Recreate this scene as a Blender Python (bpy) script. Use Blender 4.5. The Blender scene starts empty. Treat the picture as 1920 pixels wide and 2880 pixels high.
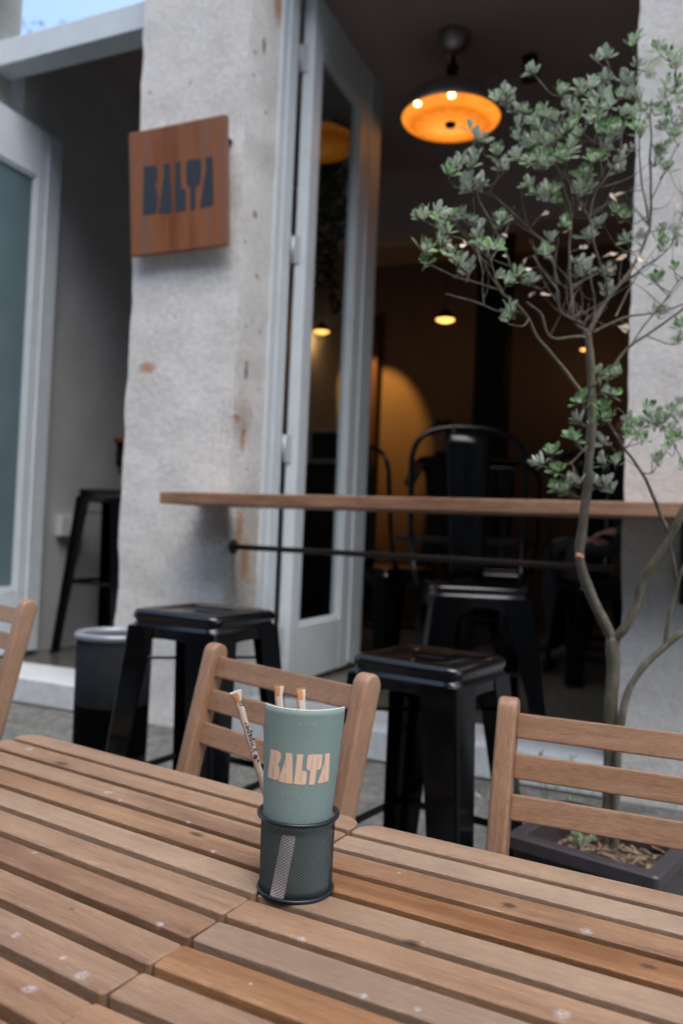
import bpy, bmesh, math, random
from math import radians as rad, sin, cos, pi
from mathutils import Vector, Matrix, noise
random.seed(7)
S = bpy.context.scene
COL = S.collection

# ------------------------------------------------------------------ camera
H = 1.12
FPX = 2250.6                     # focal length in pixels of the 1920x2880 frame
PITCH, ROLL = rad(1.48), rad(2.39)
_r0 = Vector((1, 0, 0)); _u0 = Vector((0, -sin(PITCH), cos(PITCH))); CAMF = Vector((0, cos(PITCH), sin(PITCH)))
CAMR = _r0 * cos(ROLL) + _u0 * sin(ROLL); CAMU = -_r0 * sin(ROLL) + _u0 * cos(ROLL)
cd = bpy.data.cameras.new('camera'); cam = bpy.data.objects.new('camera', cd); COL.objects.link(cam)
cam.matrix_world = Matrix(((CAMR.x, CAMU.x, -CAMF.x, 0), (CAMR.y, CAMU.y, -CAMF.y, 0), (CAMR.z, CAMU.z, -CAMF.z, H), (0, 0, 0, 1)))
cd.sensor_fit = 'VERTICAL'; cd.sensor_height = 23.5; cd.lens = 23.5 * FPX / 2880
cd.clip_start = 0.05; cd.clip_end = 500
cd.dof.use_dof = True; cd.dof.focus_distance = 0.95; cd.dof.aperture_fstop = 2.4; cd.dof.aperture_blades = 9
S.camera = cam
# ------------------------------------------------------------------ world, sun, exposure
SUN_EL, SUN_AZ = 64, 162         # soft light from above and right, behind the photographer
w = bpy.data.worlds.new('World'); S.world = w; w.use_nodes = True
nt = w.node_tree; bg = nt.nodes['Background']
sky = nt.nodes.new('ShaderNodeTexSky'); sky.sky_type = 'NISHITA'; sky.sun_disc = False
sky.sun_elevation = rad(SUN_EL); sky.sun_rotation = rad(SUN_AZ); sky.air_density = 1.0; sky.dust_density = 3.0; sky.ozone_density = 0.6
nt.links.new(sky.outputs[0], bg.inputs[0]); bg.inputs[1].default_value = 0.15
sl = bpy.data.lights.new('sun', 'SUN'); sun = bpy.data.objects.new('sun', sl); COL.objects.link(sun)
sl.energy = 0.6; sl.angle = rad(50); sl.color = (0.90, 0.97, 1.0)
_sd = Vector((sin(rad(SUN_AZ)) * cos(rad(SUN_EL)), cos(rad(SUN_AZ)) * cos(rad(SUN_EL)), sin(rad(SUN_EL))))
sun.rotation_euler = _sd.to_track_quat('Z', 'Y').to_euler()
S.view_settings.view_transform = 'Standard'; S.view_settings.look = 'None'
S.view_settings.exposure = 1.34; S.view_settings.gamma = 1.0
S.cycles.use_denoising = True
try: S.cycles.denoiser = 'OPENIMAGEDENOISE'
except Exception: pass
S.cycles.max_bounces = 8; S.cycles.transparent_max_bounces = 16
S.cycles.caustics_reflective = False; S.cycles.caustics_refractive = False
S.cycles.sample_clamp_indirect = 4

def ray(px, py): return CAMF + CAMR * ((px - 960) / FPX) - CAMU * ((py - 1440) / FPX)
def at_depth(px, py, d): return Vector((0, 0, H)) + ray(px, py) * d
def on_z(px, py, z):
    d = ray(px, py); return Vector((0, 0, H)) + d * ((z - H) / d.z)
# facade frame: u along the wall to the right, v into the building
FA = rad(23.7)
EU = Vector((cos(FA), -sin(FA), 0)); EV = Vector((sin(FA), cos(FA), 0)); FO = Vector((.270, 3.025, 0))
def F(u, v, z): return FO + EU * u + EV * v + Vector((0, 0, z))
def fac(px, py, v):
    d = ray(px, py); C = Vector((0, 0, H)); p = C + d * ((v - (C - FO).dot(EV)) / d.dot(EV)) - FO
    return p.dot(EU), p.z
def facu(px, py, u):
    d = ray(px, py); C = Vector((0, 0, H)); p = C + d * ((u - (C - FO).dot(EU)) / d.dot(EU)) - FO
    return p.dot(EV), p.z
FLOOR = 0.38                     # cafe floor; the pavement climbs towards the wall
def ground_z(x, y):
    n = (Vector((x, y, 0)) - FO).dot(EV)
    return max(0.0, 0.26 + 0.13 * n) if n < 0 else 0.26

# ------------------------------------------------------------------ node helpers
def new_mat(name):
    m = bpy.data.materials.new(name); m.use_nodes = True
    return m, m.node_tree, m.node_tree.nodes['Principled BSDF']
def N(nt, t, **kw):
    n = nt.nodes.new(t)
    for k, v in kw.items():
        if k.startswith('i_'):
            key = k[2:]; key = int(key) if key.isdigit() else key.replace('_', ' ')
            n.inputs[key].default_value = v
        else: setattr(n, k, v)
    return n
def L(nt, a, b): nt.links.new(a, b)
def rgb(c): return (c[0], c[1], c[2], 1)
def ramp(nt, fac_s, stops):
    r = nt.nodes.new('ShaderNodeValToRGB'); e = r.color_ramp.elements
    while len(e) < len(stops): e.new(0.5)
    for i, (p, c) in enumerate(stops): e[i].position = p; e[i].color = rgb(c)
    L(nt, fac_s, r.inputs[0]); return r.outputs[0]
def mix(nt, f, a, b, mode='MIX'):
    m = N(nt, 'ShaderNodeMix', data_type='RGBA', blend_type=mode)
    if isinstance(f, (int, float)): m.inputs[0].default_value = f
    else: L(nt, f, m.inputs[0])
    for s, i in ((a, 6), (b, 7)):
        if isinstance(s, tuple): m.inputs[i].default_value = rgb(s)
        else: L(nt, s, m.inputs[i])
    return m.outputs[2]
def math_n(nt, op, a, b=0.0, clamp=False):
    m = N(nt, 'ShaderNodeMath', operation=op, use_clamp=clamp)
    for s, i in ((a, 0), (b, 1)):
        if isinstance(s, (int, float)): m.inputs[i].default_value = s
        else: L(nt, s, m.inputs[i])
    return m.outputs[0]
def noise_n(nt, vec, scale, detail=3, rough=.5, dist=0.0):
    n = N(nt, 'ShaderNodeTexNoise'); n.inputs['Scale'].default_value = scale; n.inputs['Detail'].default_value = detail
    n.inputs['Roughness'].default_value = rough; n.inputs['Distortion'].default_value = dist
    if vec is not None: L(nt, vec, n.inputs['Vector'])
    return n
def mapping(nt, vec, scale=(1, 1, 1), loc=(0, 0, 0)):
    m = N(nt, 'ShaderNodeMapping'); m.inputs['Scale'].default_value = scale; m.inputs['Location'].default_value = loc
    L(nt, vec, m.inputs['Vector']); return m.outputs[0]
def bump(nt, h, b, strength=.3, dist=.01):
    n = N(nt, 'ShaderNodeBump'); n.inputs['Strength'].default_value = strength; n.inputs['Distance'].default_value = dist
    L(nt, h, n.inputs['Height']); L(nt, n.outputs[0], b.inputs['Normal'])
def spots(nt, vec, pts, wob=0.35):
    """soft round marks: list of (x, y, z, radius, (sx, sy, sz))"""
    nz = noise_n(nt, vec, 60, 2); res = None
    for (x, y, z, r, sc) in pts:
        mp = mapping(nt, vec, sc, (-x * sc[0], -y * sc[1], -z * sc[2]))
        ln = N(nt, 'ShaderNodeVectorMath', operation='LENGTH'); L(nt, mp, ln.inputs[0])
        d = math_n(nt, 'ADD', ln.outputs['Value'], math_n(nt, 'MULTIPLY', math_n(nt, 'SUBTRACT', nz.outputs['Fac'], .5), r * wob * 3))
        mr = N(nt, 'ShaderNodeMapRange', interpolation_type='SMOOTHSTEP'); mr.inputs['From Min'].default_value = r; mr.inputs['From Max'].default_value = r * .25
        L(nt, d, mr.inputs['Value'])
        res = mr.outputs[0] if res is None else math_n(nt, 'MAXIMUM', res, mr.outputs[0])
    return res
def simple(name, col, rough=.5, metal=0.0, var=0.0, scale=20, bmp=0.0, spec=.5, coat=0.0):
    m, nt, b = new_mat(name)
    b.inputs['Base Color'].default_value = rgb(col); b.inputs['Roughness'].default_value = rough; b.inputs['Metallic'].default_value = metal
    b.inputs['Specular IOR Level'].default_value = spec; b.inputs['Coat Weight'].default_value = coat
    tc = N(nt, 'ShaderNodeTexCoord').outputs['Object']; nz = noise_n(nt, tc, scale, 5, .6)
    if var:
        lo = tuple(c * (1 - var) for c in col); hi = tuple(min(1, c * (1 + var)) for c in col)
        L(nt, ramp(nt, nz.outputs['Fac'], [(.3, lo), (.7, hi)]), b.inputs['Base Color'])
        L(nt, math_n(nt, 'ADD', rough - .08, math_n(nt, 'MULTIPLY', nz.outputs['Fac'], .16)), b.inputs['Roughness'])
    if bmp: bump(nt, nz.outputs['Fac'], b, bmp, .004)
    return m

def wood(name, c_lo, c_mid, c_hi, rough=.5, stains=None, knots=None, wet=0.0, tonevar=1.0, grain=.5):
    m, nt, b = new_mat(name)
    gc = N(nt, 'ShaderNodeAttribute', attribute_name='gc').outputs['Vector']
    tone = N(nt, 'ShaderNodeAttribute', attribute_name='tone')
    sep = N(nt, 'ShaderNodeSeparateColor'); L(nt, tone.outputs['Color'], sep.inputs[0])
    low = noise_n(nt, mapping(nt, gc, (2.2, 14, 14)), 1, 3, .55, .6)
    rings = noise_n(nt, mapping(nt, gc, (4.0, 95, 60)), 1, 5, .65, 1.4)
    fine = noise_n(nt, mapping(nt, gc, (55, 800, 480)), 1, 4, .75)
    pores = noise_n(nt, mapping(nt, gc, (60, 900, 900)), 1, 2, .5)
    base = ramp(nt, math_n(nt, 'ADD', math_n(nt, 'MULTIPLY', low.outputs['Fac'], .6), math_n(nt, 'MULTIPLY', rings.outputs['Fac'], .4)),
                [(.38, c_lo), (.50, c_mid), (.62, c_hi)])
    # plank to plank tone: red channel = darker/redder, green = orange oil, blue = grey weathering
    base = mix(nt, math_n(nt, 'MULTIPLY', sep.outputs[0], .75 * tonevar, True), base, (.62, .40, .33), 'MULTIPLY')
    base = mix(nt, math_n(nt, 'MULTIPLY', sep.outputs[1], .85 * tonevar, True), base, (.93, .70, .45), 'MULTIPLY')
    base = mix(nt, math_n(nt, 'MULTIPLY', sep.outputs[2], .42 * tonevar, True), base, (.38, .31, .24))
    dark = ramp(nt, fine.outputs['Fac'], [(.40, (1.12, 1.12, 1.12)), (.62, (.62, .54, .48))])
    base = mix(nt, grain, base, dark, 'MULTIPLY')
    pm = N(nt, 'ShaderNodeMapRange'); pm.inputs['From Min'].default_value = .66; pm.inputs['From Max'].default_value = .74
    L(nt, pores.outputs['Fac'], pm.inputs['Value'])
    base = mix(nt, math_n(nt, 'MULTIPLY', pm.outputs[0], .4), base, (.06, .03, .02))
    oc = N(nt, 'ShaderNodeTexCoord').outputs['Object']
    blotch = noise_n(nt, oc, 11, 5, .65)
    base = mix(nt, .6, base, ramp(nt, blotch.outputs['Fac'], [(.3, (.72, .70, .70)), (.65, (1, 1, 1))]), 'MULTIPLY')
    if knots:
        k = spots(nt, oc, knots, .3)
        base = mix(nt, math_n(nt, 'MULTIPLY', k, .8), base, (.05, .03, .022))
    ro = math_n(nt, 'ADD', rough - .1, math_n(nt, 'MULTIPLY', blotch.outputs['Fac'], .2))
    if stains:
        s = spots(nt, oc, stains, .4)
        grit = ramp(nt, noise_n(nt, oc, 260, 3, .7).outputs['Fac'], [(.35, (.15, .15, .15)), (.6, (1, 1, 1))])
        sm = N(nt, 'ShaderNodeMath', operation='MULTIPLY'); L(nt, s, sm.inputs[0]); L(nt, grit, sm.inputs[1])
        base = mix(nt, math_n(nt, 'MULTIPLY', sm.outputs[0], .42), base, (.62, .66, .70))
    L(nt, base, b.inputs['Base Color']); L(nt, ro, b.inputs['Roughness'])
    b.inputs['Specular IOR Level'].default_value = .4
    bump(nt, math_n(nt, 'ADD', fine.outputs['Fac'], math_n(nt, 'MULTIPLY', rings.outputs['Fac'], .6)), b, .4, .0012)
    return m

# ------------------------------------------------------------------ mesh builder
class MB:
    def __init__(s): s.v = []; s.f = []; s.m = []; s.gc = []; s.tone = []; s.sm = []
    def add(s, verts, faces, mat=0, gc=None, tone=(0, 0, 0), smooth=False):
        o = len(s.v); s.v += [tuple(v) for v in verts]; s.f += [tuple(i + o for i in f) for f in faces]
        s.m += [mat] * len(faces); s.sm += [smooth] * len(faces)
        s.gc += list(gc) if gc else [tuple(v) for v in verts]; s.tone += [tone] * len(verts)
    def from_bm(s, bm, M=None, mat=0, tone=(0, 0, 0), gcf=None, smooth=False):
        bm.verts.index_update()
        vs = [(M @ v.co) if M else v.co.copy() for v in bm.verts]
        gc = [gcf(v.co) if gcf else tuple(v.co) for v in bm.verts]
        s.add(vs, [[v.index for v in f.verts] for f in bm.faces], mat, gc, tone, smooth); bm.free()
    def box(s, c, size, rot=None, bev=.003, seg=2, mat=0, tone=(0, 0, 0), long_axis=0, goff=None, smooth=False):
        """box centred on c; grain runs along its long axis"""
        bm = bmesh.new(); bmesh.ops.create_cube(bm, size=1)
        for v in bm.verts: v.co = Vector((v.co.x * size[0], v.co.y * size[1], v.co.z * size[2]))
        if bev: bmesh.ops.bevel(bm, geom=bm.edges[:], offset=min(bev, min(size) * .45), segments=seg, affect='EDGES', profile=.6)
        g = goff or (random.uniform(0, 50), random.uniform(0, 50), random.uniform(0, 50))
        ax = {0: (0, 1, 2), 1: (1, 0, 2), 2: (2, 0, 1)}[long_axis]
        M = Matrix.Translation(Vector(c)) @ (rot.to_4x4() if rot else Matrix.Identity(4))
        s.from_bm(bm, M, mat, tone, lambda p: (p[ax[0]] + g[0], p[ax[1]] + g[1], p[ax[2]] + g[2]), smooth)
    def bar(s, p0, p1, wd, th, up=(0, 0, 1), **kw):
        """rectangular bar from p0 to p1, wd across, th along 'up'"""
        p0 = Vector(p0); p1 = Vector(p1); x = (p1 - p0); ln = x.length; x.normalize(); up = Vector(up)
        y = up.cross(x).normalized(); z = x.cross(y)
        R = Matrix((x, y, z)).transposed(); s.box((p0 + p1) / 2, (ln, wd, th), rot=R, **kw)
    def prism(s, poly, z0, z1, bev=.002, seg=2, M=None, mat=0, tone=(0, 0, 0), goff=None, smooth=False):
        bm = bmesh.new(); vs = [bm.verts.new((p[0], p[1], z0)) for p in poly]; f = bm.faces.new(vs)
        r = bmesh.ops.extrude_face_region(bm, geom=[f]); nv = [e for e in r['geom'] if isinstance(e, bmesh.types.BMVert)]
        bmesh.ops.translate(bm, verts=nv, vec=(0, 0, z1 - z0)); bmesh.ops.recalc_face_normals(bm, faces=bm.faces[:])
        if bev:
            es = [e for e in bm.edges if abs(e.verts[0].co.z - e.verts[1].co.z) < 1e-6]
            bmesh.ops.bevel(bm, geom=es, offset=bev, segments=seg, affect='EDGES', profile=.6)
        g = goff or (random.uniform(0, 50), random.uniform(0, 50), random.uniform(0, 50))
        s.from_bm(bm, M, mat, tone, lambda p: (p.x + g[0], p.y + g[1], p.z + g[2]), smooth)
    def tube(s, pts, rads, seg=8, mat=0, cap=True, smooth=True, closed=False):
        pts = [Vector(p) for p in pts]; n = len(pts)
        if isinstance(rads, (int, float)): rads = [rads] * n
        vs = []; fs = []; prev = None
        for i, p in enumerate(pts):
            if closed: t = pts[(i + 1) % n] - pts[i - 1]
            else: t = pts[min(i + 1, n - 1)] - pts[max(i - 1, 0)]
            t.normalize()
            if prev is None:
                a = Vector((0, 0, 1)) if abs(t.z) < .9 else Vector((1, 0, 0)); nrm = t.cross(a).normalized()
            else:
                nrm = (prev - t * prev.dot(t)); nrm = nrm.normalized() if nrm.length > 1e-6 else t.orthogonal().normalized()
            prev = nrm; bn = t.cross(nrm)
            for k in range(seg):
                a = 2 * pi * k / seg; vs.append(p + (nrm * cos(a) + bn * sin(a)) * rads[i])
        m = n if closed else n - 1
        for i in range(m):
            j = (i + 1) % n
            for k in range(seg): fs.append((i * seg + k, i * seg + (k + 1) % seg, j * seg + (k + 1) % seg, j * seg + k))
        if cap and not closed: fs.append(tuple(range(seg))[::-1]); fs.append(tuple((n - 1) * seg + k for k in range(seg)))
        s.add(vs, fs, mat, None, (0, 0, 0), smooth)
    def lathe(s, prof, seg=32, M=None, mat=0, smooth=True, closed=False):
        vs = []; fs = []; n = len(prof)
        for (r, z) in prof:
            for k in range(seg):
                a = 2 * pi * k / seg; p = Vector((r * cos(a), r * sin(a), z)); vs.append(M @ p if M else p)
        for i in range(n if closed else n - 1):
            j = (i + 1) % n
            for k in range(seg): fs.append((i * seg + k, i * seg + (k + 1) % seg, j * seg + (k + 1) % seg, j * seg + k))
        s.add(vs, fs, mat, None, (0, 0, 0), smooth)
    def build(s, name, mats, parent=None, normals=True):
        me = bpy.data.meshes.new(name); me.from_pydata(s.v, [], s.f)
        for m in (mats if isinstance(mats, (list, tuple)) else [mats]): me.materials.append(m)
        me.polygons.foreach_set('material_index', s.m); me.polygons.foreach_set('use_smooth', s.sm)
        a = me.attributes.new('gc', 'FLOAT_VECTOR', 'POINT'); a.data.foreach_set('vector', [c for g in s.gc for c in g])
        t = me.attributes.new('tone', 'FLOAT_COLOR', 'POINT'); t.data.foreach_set('color', [c for g in s.tone for c in (g[0], g[1], g[2], 1)])
        me.update()
        if normals:
            bm = bmesh.new(); bm.from_mesh(me); bmesh.ops.recalc_face_normals(bm, faces=bm.faces[:]); bm.to_mesh(me); bm.free()
        o = bpy.data.objects.new(name, me); COL.objects.link(o)
        if parent: o.parent = parent
        return o
def tag(o, label=None, cat=None, group=None, kind=None):
    for k, v in (('label', label), ('category', cat), ('group', group), ('kind', kind)):
        if v: o[k] = v
    return o
def empty(name, loc=(0, 0, 0), rz=0.0, label=None, cat=None, group=None):
    o = bpy.data.objects.new(name, None); COL.objects.link(o); o.empty_display_size = .1
    o.location = loc; o.rotation_euler = (0, 0, rz); return tag(o, label, cat, group)
def copy_tree(src, loc, rz, label, scale=None):
    r = src.copy(); COL.objects.link(r); r.location = loc; r.rotation_euler = (0, 0, rz); r['label'] = label
    if scale: r.scale = scale
    for ch in [c for c in bpy.data.objects if c.parent == src]:
        c = ch.copy(); COL.objects.link(c); c.parent = r
        for g in [x for x in bpy.data.objects if x.parent == ch]:
            d = g.copy(); COL.objects.link(d); d.parent = c
    return r

# ------------------------------------------------------------------ materials
def stone_mat(name, base, holes, rust, brown_blots):
    m, nt, b = new_mat(name)
    oc = N(nt, 'ShaderNodeTexCoord').outputs['Object']
    big = noise_n(nt, oc, 3.5, 4, .6); mid = noise_n(nt, oc, 34, 6, .72); fine = noise_n(nt, oc, 110, 4, .75)
    vor = N(nt, 'ShaderNodeTexVoronoi'); vor.inputs['Scale'].default_value = 75; L(nt, oc, vor.inputs['Vector'])
    c = ramp(nt, mid.outputs['Fac'], [(.30, tuple(x * .84 for x in base)), (.48, tuple(x * .98 for x in base)), (.65, tuple(min(1, x * 1.08) for x in base))])
    pits = noise_n(nt, oc, 62, 2, .5); c = mix(nt, .42, c, ramp(nt, fine.outputs['Fac'], [(.34, (.62, .60, .58)), (.52, (1, 1, 1))]), 'MULTIPLY')
    c = mix(nt, .5, c, ramp(nt, pits.outputs['Fac'], [(.27, (.45, .43, .42)), (.36, (1, 1, 1))]), 'MULTIPLY')
    c = mix(nt, .45, c, ramp(nt, big.outputs['Fac'], [(.32, (.78, .74, .69)), (.6, (1, 1, 1))]), 'MULTIPLY')
    if brown_blots:
        g = spots(nt, oc, brown_blots, .5); c = mix(nt, math_n(nt, 'MULTIPLY', g, .5), c, (.26, .19, .12))
    if rust:
        g = spots(nt, oc, rust, .3); c = mix(nt, math_n(nt, 'MULTIPLY', g, .8), c, (.40, .19, .08))
    if holes:
        g = spots(nt, oc, holes, .25); c = mix(nt, math_n(nt, 'MULTIPLY', g, .9), c, (.05, .04, .04))
    L(nt, c, b.inputs['Base Color']); b.inputs['Roughness'].default_value = .9; b.inputs['Specular IOR Level'].default_value = .2
    h = math_n(nt, 'ADD', mid.outputs['Fac'], math_n(nt, 'MULTIPLY', fine.outputs['Fac'], .45))
    bump(nt, h, b, .7, .006)
    return m
T = 1.2245
def facp(x, y, v=0.0):
    u, z = fac(x * T, y * T, v); return (u, v, z)
def revp(x, y):
    v, z = facu(x * T, y * T, -.815); return (-.815, v, z)
one = (1, 1, 1)
hl = [(*revp(585, 120), .012, one), (*revp(605, 105), .022, (1, 1, .4)), (*revp(613, 258), .013, one), (*revp(585, 493), .013, one),
      (*revp(563, 555), .012, one), (*revp(590, 635), .011, one), (*revp(566, 855), .018, (1, 1, .35)), (*revp(575, 950), .010, (1, 1, .4)),
      (*revp(540, 957), .014, one), (*revp(558, 992), .012, one), (*revp(568, 1078), .011, one), (*revp(583, 172), .010, one), (*revp(597, 762), .012, one), (*revp(566, 750), .010, one),
      (*facp(345, 213), .011, one), (*facp(437, 190), .010, one)]
rs = [(*revp(585, 493), .028, one), (*revp(558, 1005), .03, (1, 1, .33)), (*revp(545, 960), .032, one), (*revp(566, 835), .022, one), (*facp(340, 845), .035, (.5, 1, 1)),
      (*revp(640, 12), .06, (1, 1, .5)), (*revp(590, 635), .02, one), (*revp(550, 1210), .05, (1, 1, .4)), (*revp(563, 1290), .05, (1, 1, .4))]
gr = [(*revp(575, 1250), .22, (1, 1, .55)), (*facp(500, 1215), .10, (.6, 1, 1)), (*revp(555, 960), .10, (1, 1, .6)), (*facp(540, 1240), .07, (1, 1, .45))]  # soft brown blots below the counter and round one rust mark
M_stone = stone_mat('painted_stone', (.70, .705, .69), hl, rs, gr)
M_stone2 = stone_mat('painted_stone_plain', (.64, .645, .635), None, None, None)
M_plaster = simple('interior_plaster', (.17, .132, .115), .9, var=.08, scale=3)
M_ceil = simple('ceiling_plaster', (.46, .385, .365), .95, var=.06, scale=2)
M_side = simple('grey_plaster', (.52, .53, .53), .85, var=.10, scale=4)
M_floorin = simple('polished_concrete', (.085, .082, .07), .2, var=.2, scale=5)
M_frame = simple('painted_frame', (.62, .69, .72), .38, var=.05, scale=9)
M_door = simple('painted_door', (.64, .71, .75), .42, var=.05, scale=9)
M_steel = simple('brushed_steel', (.42, .42, .42), .32, 1.0, var=.1)
M_black = simple('black_gloss_metal', (.0022, .0026, .0032), .13, 0.0, var=.15, scale=30, spec=.26)
M_seat = simple('black_gloss_seat', (.0025, .003, .0036), .2, 0.0, var=.15, scale=30, spec=.35, coat=.45)
M_dark = simple('dark_matt_metal', (.007, .007, .008), .5, var=.2, spec=.25)
M_sill = simple('stone_sill', (.50, .53, .55), .75, var=.12, scale=30, bmp=.2)
M_hinge = simple('pale_hinge_metal', (.50, .54, .57), .45, .3)
M_rod = simple('rusty_brown_steel', (.030, .017, .013), .6, var=.3)
M_white = simple('white_plastic', (.62, .66, .66), .4)
M_planter = simple('planter_plastic', (.045, .038, .042), .42, var=.12, scale=40, bmp=.1)
M_soil = simple('soil', (.05, .036, .025), .95, var=.5, scale=60, bmp=.8)
M_mulch = simple('dry_mulch', (.22, .15, .10), .9, var=.5, scale=40)

m, nt, b = new_mat('pane_glass'); M_glass = m
out = nt.nodes['Material Output']; tr = N(nt, 'ShaderNodeBsdfTransparent'); tr.inputs[0].default_value = (.88, .91, .91, 1)
gl = N(nt, 'ShaderNodeBsdfGlossy'); gl.inputs['Roughness'].default_value = .02
fr = N(nt, 'ShaderNodeFresnel'); fr.inputs[0].default_value = 1.5; frs = math_n(nt, 'MULTIPLY', fr.outputs[0], .12); mx = N(nt, 'ShaderNodeMixShader')
L(nt, frs, mx.inputs[0]); L(nt, tr.outputs[0], mx.inputs[1]); L(nt, gl.outputs[0], mx.inputs[2]); L(nt, mx.outputs[0], out.inputs[0])
m, nt, b = new_mat('mirror_glass'); M_mirror = m
b.inputs['Base Color'].default_value = (.78, .86, .86, 1); b.inputs['Metallic'].default_value = 1; b.inputs['Roughness'].default_value = .03
m, nt, b = new_mat('opaque_teal_glass'); M_teal_pane = m  # opaque teal base colour, slightly mottled by noise
oc = N(nt, 'ShaderNodeTexCoord').outputs['Object']
sepz = N(nt, 'ShaderNodeSeparateXYZ'); L(nt, oc, sepz.inputs[0])
nz = noise_n(nt, oc, 3, 3)
L(nt, ramp(nt, nz.outputs['Fac'], [(.3, (.12, .18, .205)), (.7, (.16, .225, .255))]), b.inputs['Base Color']); b.inputs['Roughness'].default_value = .18
b.inputs['Specular IOR Level'].default_value = .6

def paving_mat():
    m, nt, b = new_mat('worn_granite_paving')
    oc = N(nt, 'ShaderNodeTexCoord').outputs['Object']
    mid = noise_n(nt, oc, 22, 6, .7); fine = noise_n(nt, oc, 120, 4, .7)
    br = N(nt, 'ShaderNodeTexBrick'); br.inputs['Scale'].default_value = 1.0; br.inputs['Brick Width'].default_value = .62; br.inputs['Row Height'].default_value = .38
    br.inputs['Mortar Size'].default_value = .008; br.inputs['Color1'].default_value = (1, 1, 1, 1); br.inputs['Color2'].default_value = (.86, .86, .86, 1); br.inputs['Mortar'].default_value = (.35, .33, .3, 1)
    L(nt, oc, br.inputs['Vector'])
    c = ramp(nt, mid.outputs['Fac'], [(.38, (.085, .085, .078)), (.5, (.125, .125, .115)), (.62, (.175, .175, .16))])
    c = mix(nt, .6, c, ramp(nt, fine.outputs['Fac'], [(.3, (.55, .55, .55)), (.6, (1, 1, 1))]), 'MULTIPLY')
    c = mix(nt, .12, c, br.outputs['Color'], 'MULTIPLY')
    L(nt, c, b.inputs['Base Color']); b.inputs['Roughness'].default_value = .85
    bump(nt, fine.outputs['Fac'], b, .4, .004); return m
M_paving = paving_mat()

# ------------------------------------------------------------------ ground (one sheet, climbing to the wall)
g = MB(); xs = [-60, -12, -6, -3.5, -2.879 - .6, -2.4, -2.0, -1.0, -.3, .0, .02, 8, 60]
xs = [-60, -20, -8, -4, -2.0, -1.0, 0.0, .36, 12, 60]
us = [-60, -15, -6, -3, 0, 3, 6, 15, 60]
vs = []; fs = []
for v in xs:
    for u in us:
        z = max(0.0, .26 + .13 * v) if v < 0 else .26
        vs.append((u, v, z))
for i in range(len(xs) - 1):
    for j in range(len(us) - 1):
        a = i * len(us) + j; fs.append((a, a + 1, a + len(us) + 1, a + len(us)))
g.add(vs, fs); o = g.build('pavement', M_paving); o.location = FO; o.rotation_euler = (0, 0, -FA); tag(o, kind='structure')

# ------------------------------------------------------------------ building
bld = empty('cafe_building', FO, -FA, 'white painted stone cafe front with two tall open doorways', 'building')
OP_L, OP_R = -1.37, .752
def stone_block(u0, u1, v0, v1, z0, z1, name, mat, amp=.010, step=.03, rough_left=True, seed=0, corner=None):
    """a rough ashlar pier: gridded box whose faces and edges wander"""
    mb = MB()
    nu = max(2, int((u1 - u0) / step)); nv = max(2, int((v1 - v0) / step)); nz = max(2, int((z1 - z0) / step))
    def disp(p, nrm):
        q = Vector((p[0] + seed, p[1], p[2]))
        a = noise.noise(q * 3.0) * .9 + noise.noise(q * 9) * .5 + noise.noise(q * 26) * .22
        k = amp * a
        du = noise.noise(Vector((seed + 9, p[1] * 3, p[2] * 4))) * amp * 1.2 + noise.noise(Vector((seed, p[1] * 3, p[2] * 14))) * amp * .55
        e = 0
        if abs(p[0] - u0) < 1e-4: e = du
        if abs(p[0] - u1) < 1e-4: e = noise.noise(Vector((seed + 30, p[1] * 3, p[2] * 5))) * amp * .7
        fv = k if p[1] - v0 < .02 else 0
        return (p[0] + e, p[1] + fv * .6, p[2])
    def face(o, a, b, na, nb):
        vs = []; fs = []
        for i in range(na + 1):
            for j in range(nb + 1):
                p = Vector(o) + Vector(a) * (i / na) + Vector(b) * (j / nb); vs.append(disp(p, None))
        for i in range(na):
            for j in range(nb):
                q = i * (nb + 1) + j; fs.append((q, q + 1, q + nb + 2, q + nb + 1))
        mb.add(vs, fs, 0, None, (0, 0, 0), True)
    U, V, Z = u1 - u0, v1 - v0, z1 - z0
    face((u0, v0, z0), (U, 0, 0), (0, 0, Z), nu, nz)
    face((u0, v0, z0), (0, V, 0), (0, 0, Z), nv, nz)
    face((u1, v0, z0), (0, V, 0), (0, 0, Z), nv, nz)
    mb.add([(u0, v1, z0), (u1, v1, z0), (u1, v1, z1), (u0, v1, z1)], [(0, 1, 2, 3)])
    return mb.build(name, mat, bld)
p1 = stone_block(OP_L, -.815, 0, .27, .2, 4.6, 'stone_pillar', M_stone, .012, seed=3)
p1['label'] = 'stone pillar carrying the orange sign'
p2 = stone_block(OP_R, 3.2, 0, .27, .2, 4.6, 'stone_pillar', M_stone2, .010, seed=11)
p3 = stone_block(-6.0, -2.455, 0, .27, .2, 4.6, 'stone_pillar', M_stone2, .010, seed=17)
mb = MB()
mb.box(((OP_R + -.815) / 2, .135, 4.36), (OP_R + .815 - .002, .27, .5), bev=.01)
mb.box(((OP_L - 2.455) / 2, .135, 4.42), (1.08, .27, .36), bev=.01)
mb.box((-1.4, .135, 5.6), (9.2, .27, 2.0), bev=.01)
mb.build('lintel_wall', M_stone2, bld)
mb = MB()   # rooms
def quad(a, b, c, d, mi=0): mb.add([a, b, c, d], [(0, 1, 2, 3)], mi)
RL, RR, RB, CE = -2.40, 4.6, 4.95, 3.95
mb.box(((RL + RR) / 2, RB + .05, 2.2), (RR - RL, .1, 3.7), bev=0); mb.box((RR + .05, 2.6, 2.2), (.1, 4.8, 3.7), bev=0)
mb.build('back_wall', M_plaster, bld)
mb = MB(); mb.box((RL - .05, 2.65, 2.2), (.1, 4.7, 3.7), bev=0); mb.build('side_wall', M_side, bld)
mb = MB(); mb.box(((RL + RR) / 2, 2.66, CE + .05), (RR - RL, 4.76, .1), bev=0)
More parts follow.
